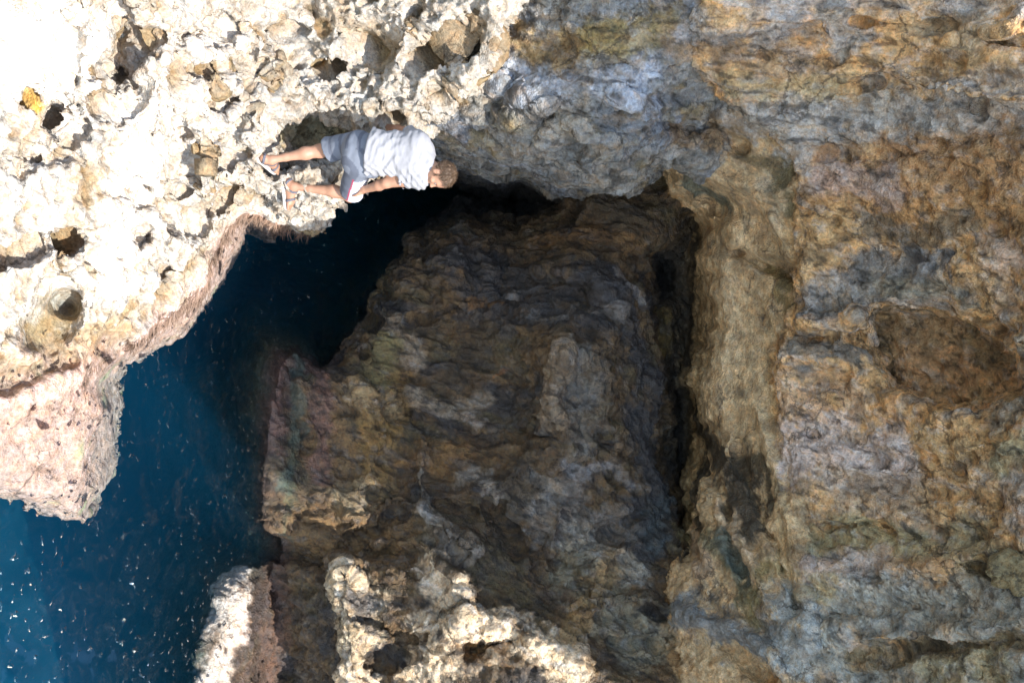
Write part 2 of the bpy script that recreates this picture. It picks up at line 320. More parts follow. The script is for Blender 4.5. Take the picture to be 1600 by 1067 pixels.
# ------------------------------------------------------------------ materials
def rock_mat(name, bump=.5, rough=.78, spec=.35, fine=1.0):
    t = NT(name); out = t.n('ShaderNodeOutputMaterial'); b = t.n('ShaderNodeBsdfPrincipled'); t.l(b.outputs[0], out.inputs[0])
    at_ = t.n('ShaderNodeAttribute', attribute_name='stone'); geo = t.n('ShaderNodeNewGeometry')
    n1 = t.n('ShaderNodeTexNoise', i_Scale=34.0, i_Detail=9.0, i_Roughness=.68); t.l(geo.outputs['Position'], n1.inputs['Vector'])
    n2 = t.n('ShaderNodeTexNoise', i_Scale=9.0, i_Detail=8.0, i_Roughness=.72, i_Distortion=.3); t.l(geo.outputs['Position'], n2.inputs['Vector'])
    n3 = t.n('ShaderNodeTexVoronoi', i_Scale=70.0); t.l(geo.outputs['Position'], n3.inputs['Vector'])
    r1 = t.n('ShaderNodeMapRange', i_1=.3, i_2=.7, i_3=.55 if fine >= 1 else .75, i_4=1.45 if fine >= 1 else 1.25); t.l(n1.outputs[0], r1.inputs[0])
    r2 = t.n('ShaderNodeMapRange', i_1=.3, i_2=.7, i_3=.72, i_4=1.28); t.l(n2.outputs[0], r2.inputs[0])
    mu = t.n('ShaderNodeMath', operation='MULTIPLY'); t.l(r1.outputs[0], mu.inputs[0]); t.l(r2.outputs[0], mu.inputs[1])
    vm = t.n('ShaderNodeVectorMath', operation='SCALE'); t.l(at_.outputs['Color'], vm.inputs[0]); t.l(mu.outputs[0], vm.inputs['Scale'])
    # warm / cool mottling
    n4 = t.n('ShaderNodeTexNoise', i_Scale=16.0, i_Detail=7.0, i_Roughness=.7); t.l(geo.outputs['Position'], n4.inputs['Vector'])
    r4 = t.n('ShaderNodeMapRange', i_1=.42, i_2=.62, i_3=0.0, i_4=.5); t.l(n4.outputs[0], r4.inputs[0])
    mx = t.n('ShaderNodeMix', data_type='RGBA', blend_type='MULTIPLY'); t.l(r4.outputs[0], mx.inputs[0]); t.l(vm.outputs[0], mx.inputs[6]); mx.inputs[7].default_value = (1.18, .84, .55, 1)
    vd = t.n('ShaderNodeVectorMath', operation='MULTIPLY_ADD'); t.l(n2.outputs['Color'], vd.inputs[0]); vd.inputs[1].default_value = (.22, .22, .22); t.l(geo.outputs['Position'], vd.inputs[2])
    vc = t.n('ShaderNodeTexVoronoi', feature='DISTANCE_TO_EDGE', i_Scale=2.6); t.l(vd.outputs[0], vc.inputs['Vector'])
    n5 = t.n('ShaderNodeTexNoise', i_Scale=2.2, i_Detail=3.0); t.l(geo.outputs['Position'], n5.inputs['Vector'])
    th = t.n('ShaderNodeMapRange', i_1=.48, i_2=.62, i_3=0.0, i_4=.028); t.l(n5.outputs[0], th.inputs[0])
    ck = t.n('ShaderNodeMath', operation='LESS_THAN'); t.l(vc.outputs['Distance'], ck.inputs[0]); t.l(th.outputs[0], ck.inputs[1])
    cm = t.n('ShaderNodeMath', operation='MULTIPLY'); t.l(ck.outputs[0], cm.inputs[0]); cm.inputs[1].default_value = .6
    m2 = t.n('ShaderNodeMix', data_type='RGBA', blend_type='MIX'); t.l(cm.outputs[0], m2.inputs[0]); t.l(mx.outputs[2], m2.inputs[6]); m2.inputs[7].default_value = (.04, .03, .02, 1)
    t.l(m2.outputs[2], b.inputs['Base Color'])
    rr = t.n('ShaderNodeMapRange', i_1=.3, i_2=.7, i_3=rough - .16, i_4=rough + .1); t.l(n2.outputs[0], rr.inputs[0]); t.l(rr.outputs[0], b.inputs['Roughness'])
    b.inputs['Specular IOR Level'].default_value = spec
    ad = t.n('ShaderNodeMath', operation='MULTIPLY_ADD'); t.l(n3.outputs[0], ad.inputs[0]); ad.inputs[1].default_value = .35; t.l(n1.outputs[0], ad.inputs[2])
    a2 = t.n('ShaderNodeMath', operation='MULTIPLY_ADD'); t.l(n2.outputs[0], a2.inputs[0]); a2.inputs[1].default_value = .7; t.l(ad.outputs[0], a2.inputs[2])
    bp = t.n('ShaderNodeBump', i_Strength=bump, i_Distance=.05); t.l(a2.outputs[0], bp.inputs['Height']); t.l(bp.outputs[0], b.inputs['Normal'])
    return t.m
MAT_LEDGE = rock_mat('pitted_limestone', .5, .85, .2)
MAT_CLIFF = rock_mat('stained_limestone', .7, .62, .5)
def plain(name, c, rough=.7, spec=.4, nscale=0, amt=.2, bump=0, sss=0):
    t = NT(name); out = t.n('ShaderNodeOutputMaterial'); b = t.n('ShaderNodeBsdfPrincipled'); t.l(b.outputs[0], out.inputs[0])
    b.inputs['Base Color'].default_value = (*c, 1); b.inputs['Roughness'].default_value = rough; b.inputs['Specular IOR Level'].default_value = spec
    if sss: b.inputs['Subsurface Weight'].default_value = sss; b.inputs['Subsurface Radius'].default_value = (.02, .008, .004); b.inputs['Subsurface Scale'].default_value = 1
    if nscale:
        tc = t.n('ShaderNodeTexCoord'); n = t.n('ShaderNodeTexNoise', i_Scale=nscale, i_Detail=6.0, i_Roughness=.6); t.l(tc.outputs['Object'], n.inputs['Vector'])
        r = t.n('ShaderNodeMapRange', i_1=.3, i_2=.7, i_3=1 - amt, i_4=1 + amt); t.l(n.outputs[0], r.inputs[0])
        v = t.n('ShaderNodeVectorMath', operation='SCALE', i_0=c); t.l(r.outputs[0], v.inputs['Scale']); t.l(v.outputs[0], b.inputs['Base Color'])
        if bump: bp = t.n('ShaderNodeBump', i_Strength=bump, i_Distance=.01); t.l(n.outputs[0], bp.inputs['Height']); t.l(bp.outputs[0], b.inputs['Normal'])
    return t.m

# ------------------------------------------------------------------ sunlit ledge
CREAM = (.50, .47, .41); OCHRE = (.28, .20, .10); WHITE = (.66, .63, .56); PINK = (.44, .32, .27); GREY = (.34, .34, .33); OLIVE = (.22, .22, .12)
Xw, Yw = warp(11, 6); maskA = sdpoly(A_poly, Xw, Yw) < 8
o = solid('rock_ledge', DA, .9, .0135, maskA); me = o.data
V, Nn = get_vn(me)
V0_ = V.copy(); dry = sst(.0, .12, V[:, 2]); px_, py_ = proj(V); Zb = at(px_, py_, look(DA0, px_, py_))[:, 2]
big = fbm(V, 1.3, 3, 5) * .10
rid = fbm(V, 3.2, 4, 15, ridge=True)
p1 = np.maximum(pits(V + big[:, None], 2.4, 3, .62, .3, .66), .8 * pits(V - big[:, None], 4.2, 13, .55, .3, .62)); p2 = pits(V, 7.5, 4, .6, .25, .6); p3 = pits(V, 17, 6, .6, .25, .6); p4 = pits(V, 38, 8, .6, .3, .6)
sq = lambda a: np.sqrt(np.clip(a, 0, 1))
fin = fbm(V, 14, 5, 33, gain=.62)
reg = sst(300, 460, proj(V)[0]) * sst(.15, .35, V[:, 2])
dsp = big + (1 + .7 * reg) * (.05 * (rid - .4) - .17 * sq(p1) * p1 ** .3 - .10 * sq(p2) - .035 * sq(p3) - .012 * sq(p4) + .03 * fin) * (.25 + .75 * dry)
fl = fbm(V, 21, 3, 63, ridge=True) * .012 + .012 * chips(V, 15, 44, .9, .4) + reg * .045 * (fbm(V * np.array([1, .8, .5], F32) + V[:, [2, 0, 1]] * .5, 6, 3, 66, ridge=True) - .4)
V = V + Nn * (dsp + fl * dry)[:, None]
me.vertices.foreach_set('co', V.astype(F32).ravel()); me.update()
def mixc(a, b, w): return a * (1 - w[:, None]) + np.array(b) * w[:, None]
c = np.tile(np.array(CREAM), (len(V), 1))
c = mixc(c, WHITE, sst(-.1, .4, fbm(V0_, 2.5, 4, 70)))
c = mixc(c, GREY, sst(.1, .5, fbm(V0_, 6, 4, 74)) * .6)
c = mixc(c, OCHRE, np.clip(sst(.05, .5, p1) * .8 + sst(.1, .5, p2) * .5 + sst(.05, .4, fbm(V0_, 3, 4, 78)) * .45, 0, .9))  # ochre patches; pits also browned, their shade painted into the colour
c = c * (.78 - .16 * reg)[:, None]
c = mixc(c, (.22, .17, .09), np.clip(sst(.1, .5, p3) * .5 + sst(.25, .6, p2) * .5, 0, .7))  # small pits browned again, more painted shade
px_, py_ = proj(V0_)
c = paint(V0_, c, DA, [(( .55, .33, .06), .9, 14, [(55, 165)]), (OCHRE, .7, 50, [(0, 600), (90, 560), (160, 520)]), (OCHRE, .6, 26, [(90, 500)]), (WHITE, .8, 70, [(40, 60), (120, 100)]), (WHITE, .6, 60, [(250, 200), (200, 420)]),
     ((.3, .27, .17), .8, 30, [(440, 200), (500, 215), (560, 220)])], 900, .05)
wet = 1 - sst(-.04, .13, Zb + .07 * fbm(V0_, 4, 3, 81))
c = mixc(c, PINK, wet * .95)
c = mixc(c, (.30, .34, .18), wet * sst(.15, .5, fbm(V0_, 3.5, 4, 85)) * .7)
c = mixc(c, (.52, .38, .34), wet * sst(.1, .45, fbm(V0_, 8, 4, 89, ridge=True) - .3) * .7)
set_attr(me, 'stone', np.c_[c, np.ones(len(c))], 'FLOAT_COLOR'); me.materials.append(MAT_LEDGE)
tag(o, kind='structure')

# seaweed fringe along the ledge, its strands added to imitate stringy reflections
lv = V[(np.abs(V[:, 2]) < .05) & (px_ > 100) & (sdpoly(A_poly, px_, py_) > -26)]; wr_ = np.random.default_rng(3); vs = []; fs = []
for k in wr_.integers(0, len(lv), 1500):
    p = lv[k].astype(float); g = np.array([.5 + .5 * wr_.random(), -.45 + .4 * wr_.normal(), -.18 * wr_.random()]); g /= np.linalg.norm(g); L = .05 + .10 * wr_.random(); sd = np.array([-g[1], g[0], .3]) * (.0022 + .003 * wr_.random()); q = p.copy(); i0 = len(vs)
    for j in range(5):
        wdt = 1 - j / 4.6; vs += [q - sd * wdt, q + sd * wdt]
        if j: fs.append((i0 + 2 * j - 2, i0 + 2 * j - 1, i0 + 2 * j + 1, i0 + 2 * j))
        g = g + wr_.normal(size=3) * .22; g[2] -= .02; g /= np.linalg.norm(g); q = q + g * L / 4; q[2] = max(q[2], -.06)
sw = mesh_obj('seaweed', vs, fs, plain('pink_brown_algae', (.20, .13, .09), .5, .5, 5, .5)); tag(sw, 'fringe of pinkish seaweed strands imitating reflections at the waterline of the sunlit ledge', 'seaweed', kind='stuff')

# ------------------------------------------------------------------ cliff, cave and inner rock
o = solid('cliff', DM, .5, .0165); me = o.data
V, Nn = get_vn(me); V0_ = V.copy()
px_, py_ = proj(V0_)
def look_all(D): return look(D, px_, py_)
dl = {k: look_all(v) for k, v in dict(C=DC, B=DB, K=DK, W=DW).items()}
isC = (dl['C'] <= np.minimum.reduce([dl['B'], dl['K'], dl['W']]) + .05).astype(F32)
isK = (dl['K'] <= np.minimum.reduce([dl['B'], dl['C'], dl['W']]) + .05).astype(F32)
isW = (dl['W'] <= np.minimum.reduce([dl['B'], dl['K'], dl['C']]) + .05).astype(F32)
isB = (dl['B'] <= np.minimum.reduce([dl['C'], dl['K'], dl['W']]) + .05).astype(F32)
Dg = np.array([.22, 0, .975], F32)                 # the beds stand almost upright: relief and stains are drawn out along them
al_ = V @ Dg; S = V * 1.25 - (al_ * .75)[:, None] * Dg; Sv = V * 1.35 - (al_ * .95)[:, None] * Dg
big = fbm(S, 1.1, 4, 105, gain=.55)
facet = pits(V + .15 * big[:, None], 1.9, 203, .8, .4, .8)
f2 = pits(V, 5.5, 204, .7, .3, .7)
mid = fbm(S, 4.5, 5, 115, gain=.6)
midv = fbm(Sv, 3.5, 5, 125, gain=.58)
rid = fbm(S, 5, 5, 135, ridge=True, gain=.55)
fin = fbm(V, 16, 4, 145, gain=.65)
smooth_band = isK * sst(1080, 1110, px_) * sst(760, 700, py_)
Wp = V + (.05 * fbm(V, 4, 3, 161))[:, None]; Ws = Wp * 1.1 - ((Wp @ Dg) * .5)[:, None] * Dg
ch0 = chips(Ws, 1.6, 300, .9, .5); ch1 = chips(Ws, 3.4, 301, .8, .5); ch2 = chips(Ws, 9.0, 302, .9, .5); ch3 = chips(Wp, 21, 303, .9, .4)
chp = .075 * ch0 + .042 * ch1 + .013 * ch2 + .006 * ch3
brokn = .35 + .65 * sst(-.15, .25, fbm(V, 1.5, 3, 171))
dsp = .11 * big + chp * brokn * (1 - .75 * isK * sst(1080, 1110, px_)) * (.75 + .65 * isC + .35 * isB)
dsp += isC * (.05 * mid + .06 * (rid - .4) - .03 * facet - .01 * f2 + .02 * fin)
dsp += isB * (.06 * mid + .06 * (rid - .4) - .03 * facet - .01 * f2 + .02 * fin)
dsp += isK * (1 - smooth_band * .7) * (.07 * mid + .03 * (rid - .4) - .05 * facet + .02 * fin)
dsp += isW * (.06 * midv + .02 * mid + .04 * (rid - .4) - .01 * f2 - .02 * facet + .022 * fin - .05 * sq(pits(V, 9, 208, .12, .3, .6)))
lit = sst(870, 980, py_) * isC * sst(980, 900, px_)
dsp += lit * (-chp * brokn * 1.1 - isC * .04 * mid + .022 * fin + .03 * fbm(V, 11, 4, 155, ridge=True) - .03 * sq(pits(V, 13, 207, .7)))
under = sst(.25, -.05, V[:, 2])
dsp *= (1 - .45 * under)
V = V + Nn * dsp[:, None]
me.vertices.foreach_set('co', V.astype(F32).ravel()); me.update()
TAN = (.34, .23, .115); ORN = (.30, .165, .06); BLUE = (.195, .22, .25); LILAC = (.32, .30, .275); DK_B = (.055, .045, .028); NAVY = (.042, .047, .060); BRN = (.15, .105, .05); OLV = (.10, .09, .045); BEI = (.40, .30, .17); PGR = (.24, .22, .19)
c = np.tile(np.array((.25, .20, .14)), (len(V), 1))
nA = fbm(S, 1.8, 5, 300, gain=.6); nB = fbm(Sv, 2.6, 5, 310, gain=.6); nC = fbm(V, 6, 5, 320, gain=.6)
# inner rock
cC = np.tile(np.array(BRN), (len(V), 1)); cC = mixc(cC, NAVY, sst(-.05, .3, nA)); cC = mixc(cC, OLV, sst(.0, .3, -nB) * .8); cC = mixc(cC, PGR, sst(.12, .4, nC) * .5); cC = mixc(cC, DK_B, sst(.1, .4, -nC) * .6)
cB = np.tile(np.array((.20, .20, .18)), (len(V), 1)); cB = mixc(cB, BLUE, sst(-.1, .3, nA)); cB = mixc(cB, (.19, .15, .07), sst(.02, .35, -nB) * .85); cB = mixc(cB, (.10, .11, .12), sst(.1, .4, nC) * .6)
cK = np.tile(np.array(BEI), (len(V), 1)); cK = mixc(cK, TAN, sst(-.1, .3, nC) * .7); cK = mixc(cK, (.2, .18, .12), sst(.1, .4, nB) * .35)
cW = np.tile(np.array(TAN), (len(V), 1)); cW = mixc(cW, BLUE, sst(.0, .3, nB) * .75); cW = mixc(cW, ORN, sst(.05, .35, -nA) * .7); cW = mixc(cW, LILAC, sst(.08, .35, nC) * .65); cW = mixc(cW, (.13, .10, .06), sst(.18, .4, -nC) * .6)
cC = cC * .55; cW = cW * 2.0; cK = cK * 1.35; cB = cB * 1.15  # inner rock darkened, other faces lifted: shade levels put into the colour
tot = isC + isB + isK + isW + 1e-3
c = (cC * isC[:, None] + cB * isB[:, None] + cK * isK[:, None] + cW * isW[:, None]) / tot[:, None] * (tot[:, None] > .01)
# stains and flakes at hand size: ochre, pale grey and dark, drawn out along the beds
k1 = sst(.05, .22, fbm(Sv, 7, 5, 330, gain=.68)); k2 = sst(.08, .24, fbm(Sv, 9, 5, 340, gain=.68)); k3 = sst(.10, .26, fbm(Sv, 12, 4, 350, gain=.7)) * (1 - .8 * isK); k1 = k1 * (1 - .6 * isK); k2 = k2 * (1 - .7 * isK)
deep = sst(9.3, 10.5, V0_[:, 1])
def soft(P): return [((tuple(np.array(q[0]) * .9 + np.array((.30, .24, .17)) * .25) if np.mean([p[0] for p in q[3]]) > 1235 else q[0]),) + q[1:] for q in P]
P_ = [ # inner rock
 (NAVY,.8,60,[(720,400),(850,470),(940,440)]),(NAVY,.8,40,[(930,430),(990,500),(1030,620)]),(NAVY,.85,45,[(1000,650),(1030,760),(1010,850)]),(NAVY,.6,40,[(740,480),(800,500)]),((.22,.20,.17),.6,34,[(880,545),(870,600),(875,650)]),((.16,.17,.175),.55,40,[(905,560),(920,610),(900,680)]),
 ((.165,.17,.18),.7,40,[(880,780),(860,820),(960,830)]),(BLUE,.8,16,[(830,750),(845,780),(810,820)]),((.18,.18,.17),.65,28,[(660,700),(665,790),(700,850),(740,850)]),(BLUE,.6,14,[(655,800),(680,820)]),((.16,.18,.21),.7,16,[(720,350),(710,400)]),
 ((.2,.11,.03),.6,10,[(705,470),(760,478),(830,478)]),((.26,.12,.03),.7,6,[(770,585),(800,583)]),((.19,.115,.04),.5,34,[(590,700),(720,705)]),((.2,.14,.05),.7,40,[(610,600),(590,680),(570,760)]),(PGR,.7,24,[(620,500),(650,560)]),((.20,.21,.22),.85,26,[(740,740),(800,790),(850,770)]),((.19,.2,.2),.8,30,[(960,870),(900,840),(1000,900)]),((.2,.19,.17),.7,20,[(640,620),(700,640),(750,625)]),((.16,.17,.19),.7,16,[(800,470),(860,500),(960,490)]),((.18,.19,.21),.8,14,[(960,440),(1000,470),(1020,500)]),((.24,.22,.16),.7,34,[(530,760),(570,780)]),
 ((.17,.17,.09),.7,30,[(600,540),(590,600)]),(BRN,.8,50,[(500,640),(520,720)]),(BRN,.8,60,[(480,840),(600,850)]),((.24,.25,.28),.6,14,[(730,650),(760,660)]),((.2,.22,.26),.7,18,[(1000,750),(880,720)]),(DK_B,.7,30,[(780,840),(830,700)]),
 ((.31,.29,.24),.85,40,[(540,890),(560,960),(540,1040)]),((.36,.34,.30),.9,34,[(660,880),(700,930),(660,980)]),((.34,.32,.28),.9,40,[(720,980),(800,1000),(900,1030)]),((.34,.32,.28),.8,30,[(560,1060),(700,1040)]),((.15,.09,.03),.8,18,[(730,1010),(790,1000)]),
 ((.15,.16,.14),.7,50,[(900,900),(1000,1000)]),((.16,.12,.06),.7,26,[(890,980),(960,880)]),((.06,.035,.02),.9,34,[(420,860),(440,950),(420,1040)]),  # last stroke paints the shadow band at the wall foot as dark brown
 (DK_B,.8,30,[(760,520),(700,600)]),(NAVY,.8,30,[(560,940),(560,960)]) ,
 ((.16,.12,.03),.9,30,[(1035,500),(1040,550)]),((.16,.10,.04),.8,26,[(840,370),(980,380),(1010,430)]),((.07,.06,.04),.8,40,[(850,330),(980,330)]),
 # waterline bands
 ((.05,.08,.06),.5,14,[(462,560),(465,650),(452,760),(445,830)]),((.17,.11,.10),.9,26,[(420,560),(425,640),(420,700)]),((.14,.09,.08),.8,22,[(490,570),(510,640),(500,740)]),
 ((.42,.33,.29),.95,40,[(350,900),(360,960),(330,1067),(320,1300)]),((.09,.12,.05),.8,12,[(340,895),(330,930)]),
 # lobe
 ((.26,.29,.33),.8,30,[(760,110),(820,130),(880,110)]),((.27,.30,.34),.85,26,[(940,130),(970,150),(1010,120)]),((.26,.29,.33),.8,14,[(1000,50),(990,90)]),((.22,.15,.06),.8,36,[(820,70),(900,80)]),((.22,.17,.06),.7,30,[(930,60),(1040,40)]),((.12,.14,.17),.8,20,[(700,150),(680,190),(730,215)]),
 ((.12,.13,.13),.7,36,[(760,240),(840,260),(900,240)]),((.11,.13,.15),.7,30,[(960,190),(1040,200)]),((.18,.2,.24),.8,12,[(1050,180),(1052,210)]),((.22,.20,.16),.6,30,[(860,200),(900,180)]),((.2,.13,.05),.7,18,[(700,130),(730,160)]),
 ((.24,.19,.11),.8,16,[(612,400),(592,460),(560,510),(500,560)]),((.26,.21,.13),.7,24,[(560,600),(600,640)]),((.18,.19,.19),.8,14,[(1060,155),(1100,155)]),((.15,.10,.05),.8,30,[(1060,210),(1150,200)]),
 # band
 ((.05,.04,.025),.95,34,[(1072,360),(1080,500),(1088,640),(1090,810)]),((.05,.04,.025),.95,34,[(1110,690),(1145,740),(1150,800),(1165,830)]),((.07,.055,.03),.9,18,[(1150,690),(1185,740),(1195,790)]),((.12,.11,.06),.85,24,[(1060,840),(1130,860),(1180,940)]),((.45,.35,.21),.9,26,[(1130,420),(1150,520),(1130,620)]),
 ((.44,.34,.20),.9,28,[(1180,580),(1180,660),(1210,740)]),((.42,.32,.18),.85,20,[(1210,730),(1225,820),(1240,900)]),((.30,.22,.14),.8,24,[(1085,830),(1095,900)]),((.07,.09,.08),.8,24,[(1140,850),(1170,900)]),((.42,.32,.2),.8,16,[(1120,790),(1160,860),(1190,930)]),
 ((.1,.11,.08),.85,30,[(1080,290),(1130,320)]),((.13,.10,.05),.85,26,[(1170,250),(1230,270)]),((.36,.30,.2),.8,18,[(1195,290),(1210,330)]),((.10,.09,.05),.8,22,[(1230,255),(1235,320)]),((.16,.12,.05),.9,16,[(1200,420),(1240,440)]),((.08,.08,.08),.9,6,[(1192,495),(1190,512)]),
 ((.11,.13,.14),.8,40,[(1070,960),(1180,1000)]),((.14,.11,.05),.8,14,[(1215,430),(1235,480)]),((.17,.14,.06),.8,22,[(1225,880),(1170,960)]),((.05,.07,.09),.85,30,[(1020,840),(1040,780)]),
 # upper wall
 ((.24,.26,.27),.85,60,[(1180,190),(1300,200),(1420,200)]),((.25,.27,.29),.8,40,[(1440,180),(1600,200)]),((.24,.26,.28),.8,30,[(1250,240),(1330,220),(1460,210)]),((.31,.26,.15),.7,26,[(1150,140),(1300,130)]),((.24,.17,.10),.75,40,[(1090,70),(1230,90)]),((.23,.24,.25),.7,26,[(1100,50),(1230,50)]),((.20,.21,.21),.8,22,[(1300,25),(1330,60)]),
 ((.30,.175,.075),.85,60,[(1300,300),(1450,280),(1600,260)]),((.32,.18,.06),.7,40,[(1280,350),(1500,330),(1600,340)]),((.27,.22,.22),.7,26,[(1290,280),(1400,300)]),((.09,.075,.05),.75,24,[(1340,355),(1400,370),(1500,350)]),((.10,.12,.14),.9,38,[(1360,420),(1430,420)]),((.09,.12,.16),.9,22,[(1430,395),(1470,400)]),
 ((.11,.13,.14),.85,30,[(1300,480),(1350,470),(1400,450)]),((.20,.22,.24),.85,22,[(1320,440),(1270,470)]),((.15,.17,.16),.85,24,[(1390,455),(1480,455),(1500,475)]),((.38,.26,.12),.8,40,[(1270,400),(1290,360)]),((.40,.27,.13),.8,30,[(1560,400),(1520,440)]),((.34,.31,.33),.6,26,[(1540,380),(1590,420)]),((.38,.25,.14),.95,62,[(1490,590),(1440,560),(1500,540)]),((.14,.10,.045),.8,20,[(1375,480),(1380,540),(1400,600)]),
 ((.15,.12,.06),.8,14,[(1380,478),(1450,480)]),((.22,.16,.09),.8,26,[(1400,520),(1470,520)]),((.16,.13,.07),.8,24,[(1520,530),(1560,560)]),((.40,.30,.17),.8,24,[(1540,620),(1580,610)]),((.12,.13,.13),.9,22,[(1240,540),(1300,530),(1350,560)]),((.14,.16,.17),.8,14,[(1270,585),(1290,560)]),((.38,.27,.18),.75,40,[(1230,620),(1320,640)]),((.36,.22,.08),.8,16,[(1275,565),(1310,630)]),
 ((.33,.31,.33),.8,50,[(1240,700),(1300,690),(1330,730)]),((.34,.32,.34),.75,40,[(1380,740),(1400,690)]),((.29,.24,.19),.7,40,[(1330,780),(1450,790)]),((.40,.27,.13),.8,40,[(1480,770),(1530,800)]),((.36,.25,.12),.8,26,[(1440,690),(1560,700)]),((.07,.06,.04),.8,12,[(1485,715),(1500,720)]),((.22,.22,.13),.8,30,[(1280,840),(1440,850)]),((.24,.23,.15),.75,36,[(1500,850),(1580,900)]),((.22,.22,.14),.8,26,[(1560,720),(1600,680)]),
 ((.33,.30,.30),.8,30,[(1280,880),(1350,880)]),((.32,.22,.13),.7,24,[(1370,890),(1450,880)]),((.19,.23,.24),.85,46,[(1250,950),(1400,940),(1580,960)]),((.18,.22,.23),.85,40,[(1230,1020),(1400,1040),(1600,1050)]),((.13,.11,.06),.85,20,[(1340,1020),(1450,1015),(1600,1000)]),((.24,.21,.11),.7,18,[(1260,930),(1290,900)]),((.27,.25,.15),.7,26,[(1550,1040),(1450,1050)]),((.19,.21,.2),.7,30,[(1560,640),(1600,560)]),((.3,.27,.2),.6,24,[(1550,60),(1450,50)]),
]
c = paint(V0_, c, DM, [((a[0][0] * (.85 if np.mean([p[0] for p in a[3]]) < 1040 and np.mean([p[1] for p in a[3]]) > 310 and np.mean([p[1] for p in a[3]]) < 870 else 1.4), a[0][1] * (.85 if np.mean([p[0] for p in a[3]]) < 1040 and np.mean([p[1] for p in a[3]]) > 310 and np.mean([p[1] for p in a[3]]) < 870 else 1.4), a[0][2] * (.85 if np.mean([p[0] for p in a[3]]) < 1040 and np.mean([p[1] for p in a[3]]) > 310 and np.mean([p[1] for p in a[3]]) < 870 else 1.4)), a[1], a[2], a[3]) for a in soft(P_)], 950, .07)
c = c * (1 + isC[:, None] * np.array([.14, .0, -.20]) + isW[:, None] * np.array([.05, 0, -.08]))
lum = c.mean(1)
c = mixc(c, (1, 1, 1), 0 * k1); c = c * (1 - (k1 * .34)[:, None]) + (lum[:, None] * np.array([1.5, 1.02, .5])) * (k1 * .34)[:, None]
c = c * (1 - (k2 * .36)[:, None]) + (lum[:, None] * np.array([1.38, 1.42, 1.42])) * (k2 * .36)[:, None]
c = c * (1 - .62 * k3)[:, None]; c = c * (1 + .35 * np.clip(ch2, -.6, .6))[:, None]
c = mixc(c, (.045, .04, .035), deep)  # cave and slot rock darkened with depth: shade painted into the colour
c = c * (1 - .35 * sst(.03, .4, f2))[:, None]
alg = sst(.25, -.15, V0_[:, 2] + .12 * nC)
c = mixc(c, (.075, .05, .042), alg * .8)
c = mixc(c, (.05, .10, .08), sst(.0, -.25, V0_[:, 2] + .1 * nC) * .7)
c = paint(V0_, c, DM, [((.62,.55,.49),.95,32,[(365,890),(362,960),(335,1067),(320,1300)]),((.05,.08,.065),.5,14,[(462,560),(465,650),(452,760),(445,830)])], 990, .05)
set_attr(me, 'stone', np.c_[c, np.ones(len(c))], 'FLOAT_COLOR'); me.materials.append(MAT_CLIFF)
tag(o, kind='structure')

# ------------------------------------------------------------------ sea bed and water
gx = np.linspace(-9, 9, 130); gy = np.linspace(-6, 16, 150); XX, YY = np.meshgrid(gx, gy, indexing='ij')
P = np.stack([XX.ravel(), YY.ravel(), np.zeros(XX.size)], 1)
P[:, 2] = -4.6 + fbm(P, .5, 4, 21) * .8
def gridfaces(a, b):
    i = np.arange(a * b).reshape(a, b); return np.stack([i[:-1, :-1], i[1:, :-1], i[1:, 1:], i[:-1, 1:]], -1).reshape(-1, 4)
sea = mesh_obj('sea_bed', P, gridfaces(130, 150), plain('sand_and_rock', (.02, .05, .065), .9, .2, 1.5, .5)); tag(sea, kind='structure')
# water: closed body with a rippled top
gx = np.linspace(-8.8, 8.8, 700); gy = np.linspace(-5.8, 13.5, 760); XX, YY = np.meshgrid(gx, gy, indexing='ij')
P = np.stack([XX.ravel(), YY.ravel(), np.zeros(XX.size)], 1)
w1 = fbm(P, .9, 3, 31); w2 = perlin(P * np.array([3.1, 4.5, 1]), 41); w3 = perlin(P * np.array([9, 11, 1]), 51)
P[:, 2] = w1 * .045 + w2 * .014 + w3 * .004
n = len(P); a_, b_ = 700, 760; i = np.arange(n).reshape(a_, b_)
fc = gridfaces(a_, b_)
rim = np.concatenate([i[:, 0], i[-1, 1:], i[::-1, -1][1:], i[0, ::-1][1:-1]])
Pb = P[rim].copy(); Pb[:, 2] = -6.2; nb = len(rim); j = np.arange(nb) + n
fs = np.stack([rim, np.roll(rim, -1), np.roll(j, -1), j], 1)[:, ::-1]
cen = np.array([[0, 4, -6.2]]); tri = np.stack([j, np.full(nb, n + nb), np.full(nb, n + nb), np.roll(j, -1)], 1)
me = bpy.data.meshes.new('water')
Vt = np.concatenate([P, Pb, cen]); fl_ = [tuple(f) for f in np.concatenate([fc, fs])] + [(int(j[k]), n + nb, int(j[(k + 1) % nb])) for k in range(nb)]
me.from_pydata([tuple(v) for v in Vt], [], [tuple(int(x) for x in f) for f in fl_]); me.update()
me.polygons.foreach_set('use_smooth', np.ones(len(me.polygons), bool))
water = bpy.data.objects.new('water', me); COL.objects.link(water); tag(water, kind='structure')
t = NT('sea_water'); out = t.n('ShaderNodeOutputMaterial')
tr = t.n('ShaderNodeBsdfTransparent', i_Color=(.93, .95, .96, 1)); gl = t.n('ShaderNodeBsdfGlossy', i_Roughness=.03, i_Color=(1, 1, 1, 1))
fr = t.n('ShaderNodeFresnel', i_IOR=1.33); mx = t.n('ShaderNodeMixShader'); geo = t.n('ShaderNodeNewGeometry')
nz = t.n('ShaderNodeTexNoise', i_Scale=2.4, i_Detail=2.0, i_Roughness=.4, i_Distortion=.2); t.l(geo.outputs['Position'], nz.inputs['Vector'])
nz2 = t.n('ShaderNodeTexNoise', i_Scale=26.0, i_Detail=3.0, i_Roughness=.5); t.l(geo.outputs['Position'], nz2.inputs['Vector'])
